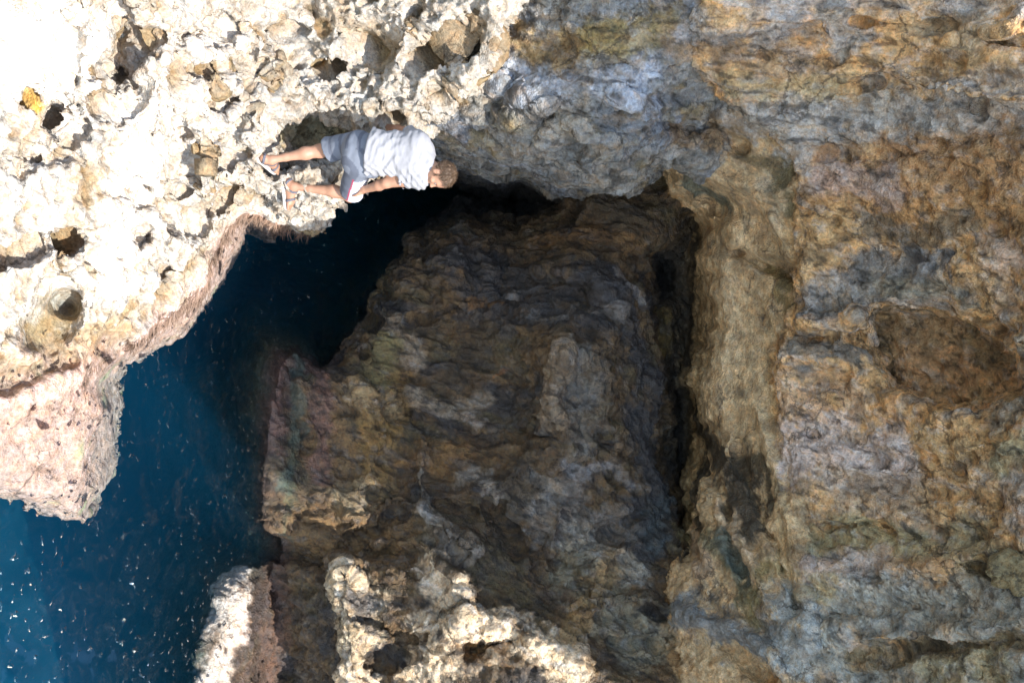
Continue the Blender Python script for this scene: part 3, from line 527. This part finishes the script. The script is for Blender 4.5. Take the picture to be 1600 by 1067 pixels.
ma = t.n('ShaderNodeMath', operation='MULTIPLY_ADD'); t.l(nz2.outputs[0], ma.inputs[0]); ma.inputs[1].default_value = .006; t.l(nz.outputs[0], ma.inputs[2])
nz3 = t.n('ShaderNodeTexNoise', i_Scale=19.0, i_Detail=.5, i_Roughness=.5); t.l(geo.outputs['Position'], nz3.inputs['Vector'])
pk = t.n('ShaderNodeMapRange', i_1=.66, i_2=.80, i_3=0.0, i_4=3.0, interpolation_type='SMOOTHSTEP'); t.l(nz3.outputs[0], pk.inputs[0])
nz4 = t.n('ShaderNodeTexNoise', i_Scale=1.7, i_Detail=3.0, i_Roughness=.6); t.l(geo.outputs['Position'], nz4.inputs['Vector'])
cl_ = t.n('ShaderNodeMapRange', i_1=.45, i_2=.62, i_3=0.0, i_4=1.25, interpolation_type='SMOOTHSTEP'); t.l(nz4.outputs[0], cl_.inputs[0])
mk = t.n('ShaderNodeMath', operation='MULTIPLY'); t.l(pk.outputs[0], mk.inputs[0]); t.l(cl_.outputs[0], mk.inputs[1])
m3 = t.n('ShaderNodeMath', operation='ADD'); t.l(ma.outputs[0], m3.inputs[0]); t.l(mk.outputs[0], m3.inputs[1])
bp = t.n('ShaderNodeBump', i_Strength=1.0, i_Distance=.10); t.l(m3.outputs[0], bp.inputs['Height'])
t.l(bp.outputs[0], gl.inputs['Normal']); t.l(bp.outputs[0], fr.inputs['Normal']); t.l(fr.outputs[0], mx.inputs[0]); t.l(tr.outputs[0], mx.inputs[1]); t.l(gl.outputs[0], mx.inputs[2]); t.l(mx.outputs[0], out.inputs[0])
vp = t.n('ShaderNodeVolumePrincipled'); vp.inputs['Color'].default_value = (.008, .098, .20, 1); vp.inputs['Density'].default_value = .34
vp.inputs['Absorption Color'].default_value = (.10, .45, .66, 1); vp.inputs['Anisotropy'].default_value = .2
t.l(vp.outputs[0], out.inputs['Volume'])
me.materials.append(t.m)

# ------------------------------------------------------------------ unseen roof rock added above, its edge projected from the wanted shadow line
SUN = np.array([.42, -.40, .81]); SUN = SUN / np.linalg.norm(SUN)
def up_to(px, py, D, z=8.2):
    q = at(px, py, float(look(D, px, py)) if not np.isscalar(D) else D); return (q + SUN * (z - q[2]) / SUN[2])[:2]
edge = [up_to(840, -200, DB), up_to(830, 20, DB), up_to(790, 110, DB), up_to(745, 180, DB), up_to(735, 300, 6.9), up_to(640, 345, 7.6), up_to(500, 350, 7.3), up_to(392, 425, y_of_z(392, 0)), up_to(345, 560, y_of_z(345, 0)), up_to(350, 700, y_of_z(350, 0)), up_to(372, 850, y_of_z(372, 0)), up_to(520, 868, DC), up_to(690, 862, DC),
        up_to(720, 935, DC), up_to(800, 970, DC), up_to(925, 1035, DC), up_to(960, 1120, DC), up_to(1000, 1320, DC)]
rp = [tuple(p) for p in edge[:10]] + [(5.55, 3.3), tuple(edge[12]), (5.3, 4.0), (5.36, 4.77), (5.7, 5.0), (5.7, 9.2), (-.15, 9.2), (-.2, 4.9)]
import bmesh
bm = bmesh.new()
lo = [bm.verts.new((p[0], p[1], 8.2)) for p in rp]; hi = [bm.verts.new((p[0], p[1], 9.3)) for p in rp]
bm.faces.new(lo[::-1]); bm.faces.new(hi)
for k in range(len(rp)): bm.faces.new((lo[k], lo[(k + 1) % len(rp)], hi[(k + 1) % len(rp)], hi[k]))
bmesh.ops.create_cube(bm, size=1, matrix=Matrix.Translation((0, 8.05, 7.85)) @ Matrix.Diagonal((11, 3.0, 1.9, 1)))
bmesh.ops.recalc_face_normals(bm, faces=bm.faces)
me = bpy.data.meshes.new('shade_caster_roof'); bm.to_mesh(me); bm.free()
o = bpy.data.objects.new('shade_caster_roof', me); COL.objects.link(o)
md = o.modifiers.new('r', 'REMESH'); md.mode = 'VOXEL'; md.voxel_size = .05; md.use_smooth_shade = True
dg = bpy.context.evaluated_depsgraph_get(); me = bpy.data.meshes.new_from_object(o.evaluated_get(dg)); o.modifiers.clear(); o.data = me; me.name = 'shade_caster_roof'
V, Nn = get_vn(me); V = V + Nn * (.10 * fbm(V, 2.5, 4, 600))[:, None]
me.vertices.foreach_set('co', V.astype(F32).ravel()); me.update()
set_attr(me, 'stone', np.tile(np.array([.26, .2, .13, 1]), (len(V), 1)), 'FLOAT_COLOR'); me.materials.append(MAT_CLIFF); tag(o, kind='structure')

# stone lodged in the wall
bmq = bmesh.new(); bmesh.ops.create_icosphere(bmq, subdivisions=6, radius=1); me = bpy.data.meshes.new('stone'); bmq.to_mesh(me); bmq.free()
V, Nn = get_vn(me); V = V * np.array([.13, .13, .17], F32); V = V + Nn * (.10 * fbm(V, 7, 5, 640) - .02 * pits(V, 14, 641))[:, None]
me.vertices.foreach_set('co', V.astype(F32).ravel()); me.polygons.foreach_set('use_smooth', np.ones(len(me.polygons), bool)); o = bpy.data.objects.new('stone', me); COL.objects.link(o); o.location = at(1590, 893, float(look(DM, 1590, 893)) - .02)
set_attr(me, 'stone', np.tile(np.array([.26, .22, .12, 1]), (len(V), 1)), 'FLOAT_COLOR'); me.materials.append(MAT_CLIFF)
tag(o, 'small olive brown stone wedged in the dark groove of the upper wall', 'stone')

# ------------------------------------------------------------------ the man on the ledge
def nets(fn, lo, hi, h):
    """iso-surface of a distance function as one closed quad mesh"""
    n = np.ceil((np.array(hi) - np.array(lo)) / h).astype(int) + 1
    xs = [lo[i] + h * np.arange(n[i]) for i in range(3)]
    K = 4; nc = (n + K - 1) // K + 1      # coarse pass first, fine values only near the surface
    cs = [lo[i] + h * K * (np.arange(nc[i]) + 0.0) for i in range(3)]
    Gc = np.stack(np.meshgrid(*cs, indexing='ij'), -1).astype(F32); fc_ = fn(Gc.reshape(-1, 3)).reshape(nc).astype(F32)
    lim = h * K * 2.2; mn = fc_.copy(); nr = np.abs(fc_) < lim; sg = fc_ < 0
    for ax in range(3):
        for q in (-1, 1): nr = nr | (np.roll(sg, q, ax) != sg)
    def upn(a):
        for ax in range(3): a = np.repeat(a, K, ax)
        return np.roll(a, (-(0),) * 3, (0, 1, 2))[:n[0], :n[1], :n[2]]
    near = nr[:-1, :-1, :-1].copy()
    for o_ in [(a, b, d) for a in (0, 1) for b in (0, 1) for d in (0, 1)]: near |= nr[o_[0]:nc[0] - 1 + o_[0], o_[1]:nc[1] - 1 + o_[1], o_[2]:nc[2] - 1 + o_[2]]
    nf = upn(np.pad(near, ((0, 1),) * 3)); f = upn(fc_).copy()
    ii = np.argwhere(nf); f[nf] = fn((ii * h + np.array(lo)).astype(F32))
    ins = f < 0; c = np.zeros(n - 1, int); ps = np.zeros(tuple(n - 1) + (3,), F32); ct = np.zeros(n - 1, F32)
    off = [(a, b, d) for a in (0, 1) for b in (0, 1) for d in (0, 1)]
    def sl(o): return tuple(slice(o[i], n[i] - 1 + o[i]) for i in range(3))
    for a in off:
        for ax in range(3):
            if a[ax]: continue
            b = list(a); b[ax] = 1; fa = f[sl(a)]; fb = f[sl(b)]; cr = (fa < 0) != (fb < 0)
            t = np.where(cr, fa / (fa - fb + 1e-12), 0)
            q = np.array(a, F32)[None, None, None] + t[..., None] * np.eye(3, dtype=F32)[ax]
            ps += np.where(cr[..., None], q, 0); ct += cr
    act = ct > 0; vid = -np.ones(n - 1, int); vid[act] = np.arange(act.sum())
    I = np.argwhere(act); V = (I + ps[act] / ct[act][:, None]) * h + np.array(lo)
    Fs = []
    for ax in range(3):
        o1, o2 = [(1, 2), (2, 0), (0, 1)][ax]
        s0 = [slice(1, n[i] - 1) for i in range(3)]; s0[ax] = slice(0, n[ax] - 1); s1 = list(s0); s1[ax] = slice(1, n[ax])
        A = ins[tuple(s0)]; B = ins[tuple(s1)]; cr = A != B; E = np.argwhere(cr)
        base = E.copy()
        for i in range(3):
            if i != ax: base[:, i] += 1
        def g(d1, d2):
            k = base.copy(); k[:, o1] -= d1; k[:, o2] -= d2; return vid[k[:, 0], k[:, 1], k[:, 2]]
        q = np.stack([g(1, 1), g(0, 1), g(0, 0), g(1, 0)], 1); fl = ~A[cr]
        q[fl] = q[fl][:, ::-1]; Fs.append(q)
    return V, np.concatenate(Fs)
def cone(P, a, b, ra, rb):
    a = np.asarray(a, F32); b = np.asarray(b, F32); v = b - a; t = np.clip((P - a) @ v / (v @ v), 0, 1)
    return np.linalg.norm(P - a - t[:, None] * v, axis=1) - (ra + (rb - ra) * t)
def ell(P, c, ax, r):
    """ax: 3x3 rows = axes"""
    q = (P - np.asarray(c, F32)) @ np.asarray(ax, F32).T; r = np.asarray(r, F32)
    k = np.linalg.norm(q / r, axis=1); return (k - 1) * np.min(r) * .5 + (k - 1) * k / (np.linalg.norm(q / r ** 2, axis=1) + 1e-6) * .5
def smin(a, b, k):
    h = np.clip(.5 + .5 * (b - a) / k, 0, 1); return b * (1 - h) + a * h - k * h * (1 - h)
def U(l, k=.02):
    r = l[0]
    for x in l[1:]: r = smin(r, x, k)
    return r
nrm = lambda v: np.asarray(v, float) / np.linalg.norm(v)
KM = .955
def J(px, py, Y): return at(px, py, Y * KM)
pel = J(566, 242, 6.52); wai = J(596, 240, 6.53); che = J(636, 246, 6.60); nkb = J(663, 256, 6.66)
lhip = J(563, 224, 6.54); rhip = J(561, 257, 6.52); lkn = J(500, 236, 6.58); lan = J(424, 250, 6.42); rkn = J(547, 305, 6.80); ran = J(459, 291, 6.68)
lsh = J(652, 222, 6.58); rsh = J(654, 279, 6.62); lel = J(630, 206, 6.76); lwr = J(604, 199, 6.92); rel = J(604, 286, 6.58); rwr = J(568, 297, 6.66)
hc = J(688, 273, 6.65)
hf = nrm([.93, -.10, -.34]); hu = nrm(np.array([.36, .10, .93]) - hf * np.dot(hf, [.36, .10, .93])); hs = np.cross(hu, hf)   # hs: towards the camera side or away
HA = np.array([hf, hs, hu])
def H(f, s, u): return hc + hf * f + hs * s + hu * u
tax = nrm(nkb - pel); tr_ = nrm(rsh - lsh); tr_ = nrm(tr_ - tax * (tr_ @ tax)); tf = np.cross(tax, tr_)
if tf[1] < 0: tf = -tf
TA = np.array([tr_, tf, tax])
# feet: left points away, right points to the right in the photo's upright view
def foot(P, ank, d, n_up=(0, 0, 1), toes=True):
    d = nrm(d); s = np.cross(d, n_up); sole = ank - np.array(n_up) * .075
    heel = sole - d * .04 + np.array(n_up) * .03; ball = sole + d * .13 + np.array(n_up) * .022
    l = [cone(P, heel, ball, .034, .028), cone(P, ank, heel + d * .02, .036, .034), cone(P, ank + d * .01, ball, .034, .024), cone(P, ball - s * .018, ball + s * .018, .026, .026)]
    f = U(l, .02)
    for k in range(5):
        a = ball + s * (.036 - .018 * k) * 1.0 + d * .012; ln = [.045, .048, .044, .038, .03][k]
        f = smin(f, cone(P, a, a + d * ln - np.array(n_up) * .012, .012 if k else .014, .0095), .006)
    return f
ldir = np.array([.25, .95, 0.05]); rdir = np.array([.93, .35, -.08])
def hand(P, wr, d, pn, thumb, curl=.4):
    """d: pointing direction, pn: palm normal (towards the thing held)"""
    d = nrm(d); pn = nrm(np.array(pn) - d * np.dot(pn, d)); s = np.cross(d, pn) * thumb
    pc = wr + d * .05
    f = U([ell(P, pc, np.array([d, s, pn]), (.052, .042, .017)), cone(P, wr - d * .02, wr + d * .03, .027, .025)], .02)
    for k in range(4):
        a = wr + d * (.085 - .005 * abs(k - 1)) + s * (.03 - .02 * k); L = [.040, .045, .042, .033][k]; e1 = a + nrm(d + pn * curl * .6) * L; e2 = e1 + nrm(d + pn * curl * 1.6) * L * .62; e3 = e2 + nrm(d + pn * curl * 3) * L * .5
        f = smin(f, cone(P, a - d * .012, e1, .0098, .009), .006); f = smin(f, cone(P, e1, e2, .009, .0082), .004); f = smin(f, cone(P, e2, e3, .0082, .007), .004)
    a = wr + d * .02 + s * .028; e1 = a + nrm(d * .7 + s * .75 + pn * .3) * .045; e2 = e1 + nrm(d + s * .2 + pn * .5) * .032
    f = smin(f, cone(P, a, e1, .014, .0105), .012); return smin(f, cone(P, e1, e2, .0105, .008), .005)
def head_f(P):
    f = ell(P, H(-.005, 0, .025), HA, (.100, .077, .095))
    f = smin(f, ell(P, H(.035, 0, -.045), HA, (.058, .056, .072)), .035)
    f = smin(f, ell(P, H(.066, 0, -.098), HA, (.022, .028, .018)), .025)          # chin
    f = smin(f, ell(P, H(.078, 0, .018), HA, (.016, .045, .012)), .014)            # brow
    f = smin(f, cone(P, H(.088, 0, -.002), H(.108, 0, -.036), .009, .0125), .012)   # nose
    for s in (-1, 1):
        f = smin(f, ell(P, H(.102, s * .012, -.040), HA, (.010, .009, .008)), .006)
        f = smin(f, ell(P, H(.060, s * .048, -.030), HA, (.022, .018, .016)), .018)   # cheek
        f = -smin(-f, ell(P, H(.100, s * .031, .000), HA, (.020, .017, .012)), .010)    # eye socket
        e = ell(P, H(-.004, s * .080, -.012), np.array([nrm(hf * .9 - hs * s * .35), nrm(hs * s), hu]), (.020, .010, .033))
        e = np.maximum(e, -ell(P, H(.001, s * .092, -.010), HA, (.010, .008, .020))); f = smin(f, e, .006)
        f = smin(f, ell(P, H(.074, s * .0, -.064 - .006 * s), HA, (.023, .024, .0065)), .005)   # lips
    f = np.maximum(f, -ell(P, H(.100, 0, -.064), HA, (.012, .020, .0016)))
    f = smin(f, cone(P, H(-.03, 0, -.05), nkb + tf * .0, .050, .056), .03)
    return f
def arms_f(P, sh, el, wr, r=(.052, .046, .042, .030)):
    m1 = sh * .55 + el * .45
    f = cone(P, sh, m1, r[0], r[0] * .93); f = smin(f, cone(P, m1, el, r[0] * .93, r[1] * .86), .02)
    m2 = el * .68 + wr * .32; f = smin(f, cone(P, el, m2, r[1] * .88, r[2]), .02); return smin(f, cone(P, m2, wr, r[2], r[3] * .88), .02)
def leg_f(P, hip, kn, an, back):
    b = np.asarray(back, float)
    f = cone(P, hip, kn, .082, .052); c1 = kn * .72 + an * .28 + b * .014; c2 = kn * .30 + an * .70
    f = smin(f, ell(P, kn - b * .012, np.eye(3), (.048, .048, .052)), .03)
    f = smin(f, cone(P, kn, c1, .045, .050), .03); f = smin(f, cone(P, c1, c2, .049, .031), .03); return smin(f, cone(P, c2, an, .031, .031), .02)
def torso_f(P, g=0.0):
    f = ell(P, che, TA, (.185 + g, .115 + g, .20 + g)); f = smin(f, ell(P, wai, TA, (.150 + g, .100 + g, .15 + g)), .07)
    f = smin(f, ell(P, pel + tax * .01, TA, (.168 + g, .115 + g, .12 + g)), .06)
    f = smin(f, cone(P, lsh, rsh, .058 + g, .058 + g), .06); return smin(f, cone(P, nkb - tax * .02, nkb + tax * .02, .068 + g, .058 + g), .05)
def body_f(P):
    f = torso_f(P)
    for sh, el, wr in ((lsh, lel, lwr), (rsh, rel, rwr)): f = smin(f, arms_f(P, sh, el, wr), .03)
    f = smin(f, leg_f(P, lhip, lkn, lan, -tf), .04); f = smin(f, leg_f(P, rhip, rkn, ran, np.array([-.75, -.6, 0])), .04)
    f = smin(f, head_f(P), .02)
    f = smin(f, foot(P, lan, ldir), .02); f = smin(f, foot(P, ran, rdir), .02)
    f = smin(f, hand(P, lwr, lwr - lel + np.array([-.1, .06, -.12]), (-.2, .9, -.3), 1, .15), .012)
    f = smin(f, hand(P, rwr, rkn + np.array([.02, -.03, .05]) - rwr, (.0, .4, -.9), -1, .35), .012)
    return f
allp = np.array([pel, nkb, hc, lan, ran, lwr, rwr, rkn, lel, rel, lsh, rsh, lkn])
LO = allp.min(0) - .30; HI = allp.max(0) + .30
SKIN = plain('skin', (.33, .18, .115), .5, .35, 9, .12, 0, .08)
V, Fq = nets(body_f, LO, HI, .0085)
man = mesh_obj('person', V, Fq, SKIN)
tag(man, 'man in white t-shirt and grey shorts leaning forward on the sunlit rock ledge', 'person')
# t-shirt
lsd = nrm(lel - lsh); rsd = nrm(rel - rsh)
lhem = lsh * .35 + lel * .65; rhem = rsh * .46 + rel * .54
def shirt_f(P):
    f = torso_f(P, .022)
    f = smin(f, ell(P, wai - tax * .05 - tf * .03, TA, (.178, .128, .14)), .05)
    w = fbm(P @ TA.T * np.array([2.6, 2.6, 7.5]) + .5 * np.abs(P @ tr_ - che @ tr_)[:, None], 1.6, 3, 811, ridge=True) * .015 + fbm(P, 7, 2, 821) * .008 - .004
    q = (P - che) @ TA.T; ph = q[:, 2] * 1.0 + q[:, 0] * .55; w = w + .011 * np.abs(np.sin(ph * 38 + 2.2 * fbm(P, 4, 2, 851) * 2.5)) * .55 * sst(.08, -.10, q[:, 2]) + .009 * np.abs(np.sin((q[:, 0] * 1.1 - q[:, 2]) * 45 + 3 * fbm(P, 5, 2, 855))) * sst(.06, .14, q[:, 0]) - .006
    cl = np.maximum(cone(P, lsh - lsd * .03, lsh + lsd * .4, .070, .076), (P - lhem) @ lsd)
    cr = np.maximum(cone(P, rsh - rsd * .03, rsh + rsd * .4, .070, .082), (P - rhem) @ rsd)
    f = smin(f, cl, .03); f = smin(f, cr, .03); f = f + w
    f = np.maximum(f, -((P - (pel + tax * .062)) @ nrm(tax + tr_ * .06)))        # bottom hem
    return np.maximum(f, -cone(P, nkb + tax * .02, nkb + tax * .3, .062, .10))
def inner(P):   # hollow cloth so hem and sleeve ends are open edges
    return np.minimum(np.minimum(arms_f(P, lsh, lel, lwr), arms_f(P, rsh, rel, rwr)) - .006, torso_f(P) - .003)
V, Fq = nets(lambda P: np.maximum(shirt_f(P), -np.where((P - lhem) @ lsd > -.03, cone(P, lsh, lsh + lsd * .5, .060, .066), np.where((P - rhem) @ rsd > -.03, cone(P, rsh, rsh + rsd * .5, .060, .072), 1.0))), LO, HI, .0085)
CLOTH = plain('white_cotton', (.25, .25, .262), .9, .15, 60, .04, .15)
mesh_obj('t_shirt', V, Fq, CLOTH, man)
# shorts
lhemS = lhip * .22 + lkn * .78 ; rhemS = rhip * .10 + rkn * .90
ld = nrm(lkn - lhip); rd = nrm(rkn - rhip)
def shorts_f(P):
    f = ell(P, pel + tax * .06, TA, (.182, .130, .17)); f = smin(f, ell(P, pel - tax * .06, TA, (.176, .125, .11)), .05)
    f = smin(f, cone(P, lhip, lhip + ld * .42, .100, .112), .035)
    f = smin(f, cone(P, rhip, rhip + rd * .40, .104, .108), .035)
    f = f + fbm(P, 5, 3, 831, ridge=True) * .010 + fbm(P * np.array([1, 1, .5]), 11, 2, 841) * .005
    f = np.maximum(f, np.where((P - pel) @ ld > .1, (P - lhemS) @ nrm(ld + np.array([.15, 0, -.1])), -1) * np.where(cone(P, lhip, lkn, .13, .13) < cone(P, rhip, rkn, .13, .13), 1, 0) + np.where(cone(P, lhip, lkn, .13, .13) < cone(P, rhip, rkn, .13, .13), 0, -1))
    f = np.maximum(f, np.where(cone(P, lhip, lkn, .13, .13) < cone(P, rhip, rkn, .13, .13), -1, (P - rhemS) @ nrm(rd + np.array([0, 0, -.35]))))
    f = np.maximum(f, (P - (pel + tax * .15)) @ tax)
    op = np.where((P - lhemS) @ ld > -.04, cone(P, lkn - ld * .2, lkn + ld * .3, .088, .098), 1.0)
    op = np.minimum(op, np.where((P - rhemS) @ rd > -.04, cone(P, rkn - rd * .2, rkn + rd * .3, .088, .092), 1.0))
    return np.maximum(f, -op)
V, Fq = nets(shorts_f, LO, HI, .0085)
t = NT('grey_board_short_fabric'); out = t.n('ShaderNodeOutputMaterial'); b = t.n('ShaderNodeBsdfPrincipled', i_Roughness=.85); b.inputs['Specular IOR Level'].default_value = .2; t.l(b.outputs[0], out.inputs[0])
aa = t.n('ShaderNodeAttribute', attribute_name='stone'); t.l(aa.outputs['Color'], b.inputs['Base Color'])
sh_o = mesh_obj('shorts', V, Fq, t.m, man)
c = np.tile(np.array((.135, .15, .18)), (len(V), 1))
# stripes across each leg, pale and pink printed front panel on the right leg
al = (V - rhip) @ rd; onR = cone(V, rhip, rkn, .1, .1) < cone(V, lhip, lkn, .1, .1)
fr_ = (V - (rhip + rd * al[:, None])) @ nrm(np.array([.45, .0, .75]))
st = (np.sin(((V - lhip) @ ld) * 62) > .55); c[st & ~onR] = (.085, .095, .12)
st = (np.sin(((V - rhip) @ np.cross(rd, nrm([.45, 0, .75]))) * 75 + 1) > .6); c[st & onR] = (.085, .095, .12)
pan = onR & (fr_ > .045) & (al > .10); c[pan] = (.62, .62, .66); c[pan & (np.sin(al * 190) > .5)] = (.3, .32, .38)
c[onR & (fr_ > .034) & (fr_ <= .047) & (al > .08)] = (.26, .04, .07)
set_attr(sh_o.data, 'stone', np.c_[c, np.ones(len(c))], 'FLOAT_COLOR')
# hair
def hair_f(P):
    f = ell(P, H(-.012, 0, .034), HA, (.099, .080, .094)); q = (P - hc) @ HA.T
    f = f + fbm(P, 55, 3, 861) * .010 + fbm(P, 25, 2, 871) * .011
    cut = np.maximum(q[:, 0] - .028 - np.clip(q[:, 2] - .030, 0, .1) * 1.3, -1)          # hairline at the brow
    cut = np.maximum(cut, np.where(q[:, 0] > -.03, .018 - q[:, 2], -(q[:, 2] + .055)))
    f = np.maximum(f, cut); f = np.maximum(f, -ell(P, H(.002, 0, -.012), HA, (.03, .12, .032)))
    side = ell(P, H(.022, 0, .0), HA, (.012, .082, .035)); return smin(f, side, .006)
V, Fq = nets(hair_f, hc - .16, hc + .16, .0045)
HM = plain('brown_hair', (.085, .052, .03), .55, .35, 120, .5)
hair = mesh_obj('hair', V, Fq, HM, man)
vs = []; fs = []; Vh, Nh = get_vn(hair.data)
for k in rng.integers(0, len(Vh), 5200):
    p = Vh[k].astype(float); n_ = Nh[k].astype(float)
    if ((p - hc) @ hu) < -.05: continue
    g = nrm(n_ * .8 + hf * (.45 if (p - hc) @ hu > .03 else -.25) - hu * .45 + rng.normal(size=3) * .3); s = nrm(np.cross(g, n_) + 1e-5) * .0011; L = .010 + .014 * rng.random()
    i0 = len(vs); vs += [p - s, p + s, p + g * L * .6 + s * .7, p + g * L * .6 - s * .7, p + nrm(g - n_ * .5) * L + s * .1, p + nrm(g - n_ * .5) * L - s * .1]; fs += [(i0, i0 + 1, i0 + 2, i0 + 3), (i0 + 3, i0 + 2, i0 + 4, i0 + 5)]
st_ = mesh_obj('hair_strands', vs, fs, HM, None)
for ob in bpy.context.selected_objects: ob.select_set(False)
# merge the strands into the hair mesh
bmj = bmesh.new(); bmj.from_mesh(hair.data); bmj.from_mesh(st_.data); bmj.to_mesh(hair.data); bmj.free(); bpy.data.objects.remove(st_)
# eyes
EW = plain('eye_white', (.22, .19, .17), .4); EI = plain('dark_iris', (.05, .035, .02), .15)
for s in (-1, 1):
    ec = H(.0785, s * .031, -.001); a_ = nrm(hf)
    V, Fq = nets(lambda P: cone(P, ec - hf * .0005, ec + hf * .0005, .0115, .0115), ec - .016, ec + .016, .002); ey = mesh_obj('eye', V, Fq, EW, man)
    ic = ec + hf * .0085; V, Fq = nets(lambda P: ell(P, ic, HA, (.004, .0055, .0055)), ic - .009, ic + .009, .0012); mesh_obj('iris', V, Fq, EI, ey)
# sandals
SOLE = plain('sandal_rubber', (.42, .38, .34), .8); STRAP = plain('sandal_strap', (.10, .10, .12), .8)
for ank, d in ((lan, ldir), (ran, rdir)):
    d = nrm(d); u = np.array([0, 0, 1.0]); d = nrm(d); s = np.cross(d, u); s = nrm(s); u = np.cross(s, d); base = ank - np.array([0, 0, .075]) + u * -.012 + d * .055
    A3 = np.array([d, s, u])
    def sole_f(P):
        q = (P - base) @ A3.T; w = .040 + .010 * sst(-.06, .08, q[:, 0]); k = np.hypot(np.maximum(np.abs(q[:, 0]) - .10, 0), q[:, 1] * .045 / w) - .045
        return np.maximum(k, np.abs(q[:, 2]) - .011)
    V, Fq = nets(sole_f, base - .19, base + .19, .006); sd_ = mesh_obj('sandal', V, Fq, SOLE, man)
    for c0, tilt, rr in ((base + d * .055 + u * .016, .1, .052), (base - d * .035 + u * .05, -.5, .046), (base - d * .085 + u * .035, .9, .046)):
        nn = nrm(d + u * tilt)
        fst = foot
        V, Fq = nets(lambda P: np.maximum(np.maximum(foot(P, ank, d) - .006, -(foot(P, ank, d) - .001)), np.abs((P - c0) @ nn) - .011), base - .19, base + .19, .0048)
        if len(V): mesh_obj('strap', V, Fq, STRAP, sd_)

# ------------------------------------------------------------------ sky and sun
w = bpy.data.worlds.new('World'); SC.world = w; w.use_nodes = True; wt = w.node_tree; wt.nodes.clear()
sk = wt.nodes.new('ShaderNodeTexSky'); sk.sky_type = 'NISHITA'; sk.sun_disc = False
el = math.asin(SUN[2]); az = math.atan2(SUN[0], SUN[1])
sk.sun_elevation = el; sk.sun_rotation = az; sk.ozone_density = 1.0
bg = wt.nodes.new('ShaderNodeBackground'); bg.inputs[1].default_value = .15; wo = wt.nodes.new('ShaderNodeOutputWorld')
wt.links.new(sk.outputs[0], bg.inputs[0]); wt.links.new(bg.outputs[0], wo.inputs[0])
sl = bpy.data.lights.new('sun', 'SUN'); sl.energy = 3.2; sl.angle = math.radians(.5); sl.color = (1, .955, .90)
so = bpy.data.objects.new('sun', sl); COL.objects.link(so); so.rotation_euler = Vector(SUN).to_track_quat('Z', 'Y').to_euler(); so.location = (3, -3, 12)
SC.view_settings.view_transform = 'Standard'; SC.view_settings.look = 'None'; SC.view_settings.gamma = 1; SC.view_settings.exposure = 1.7
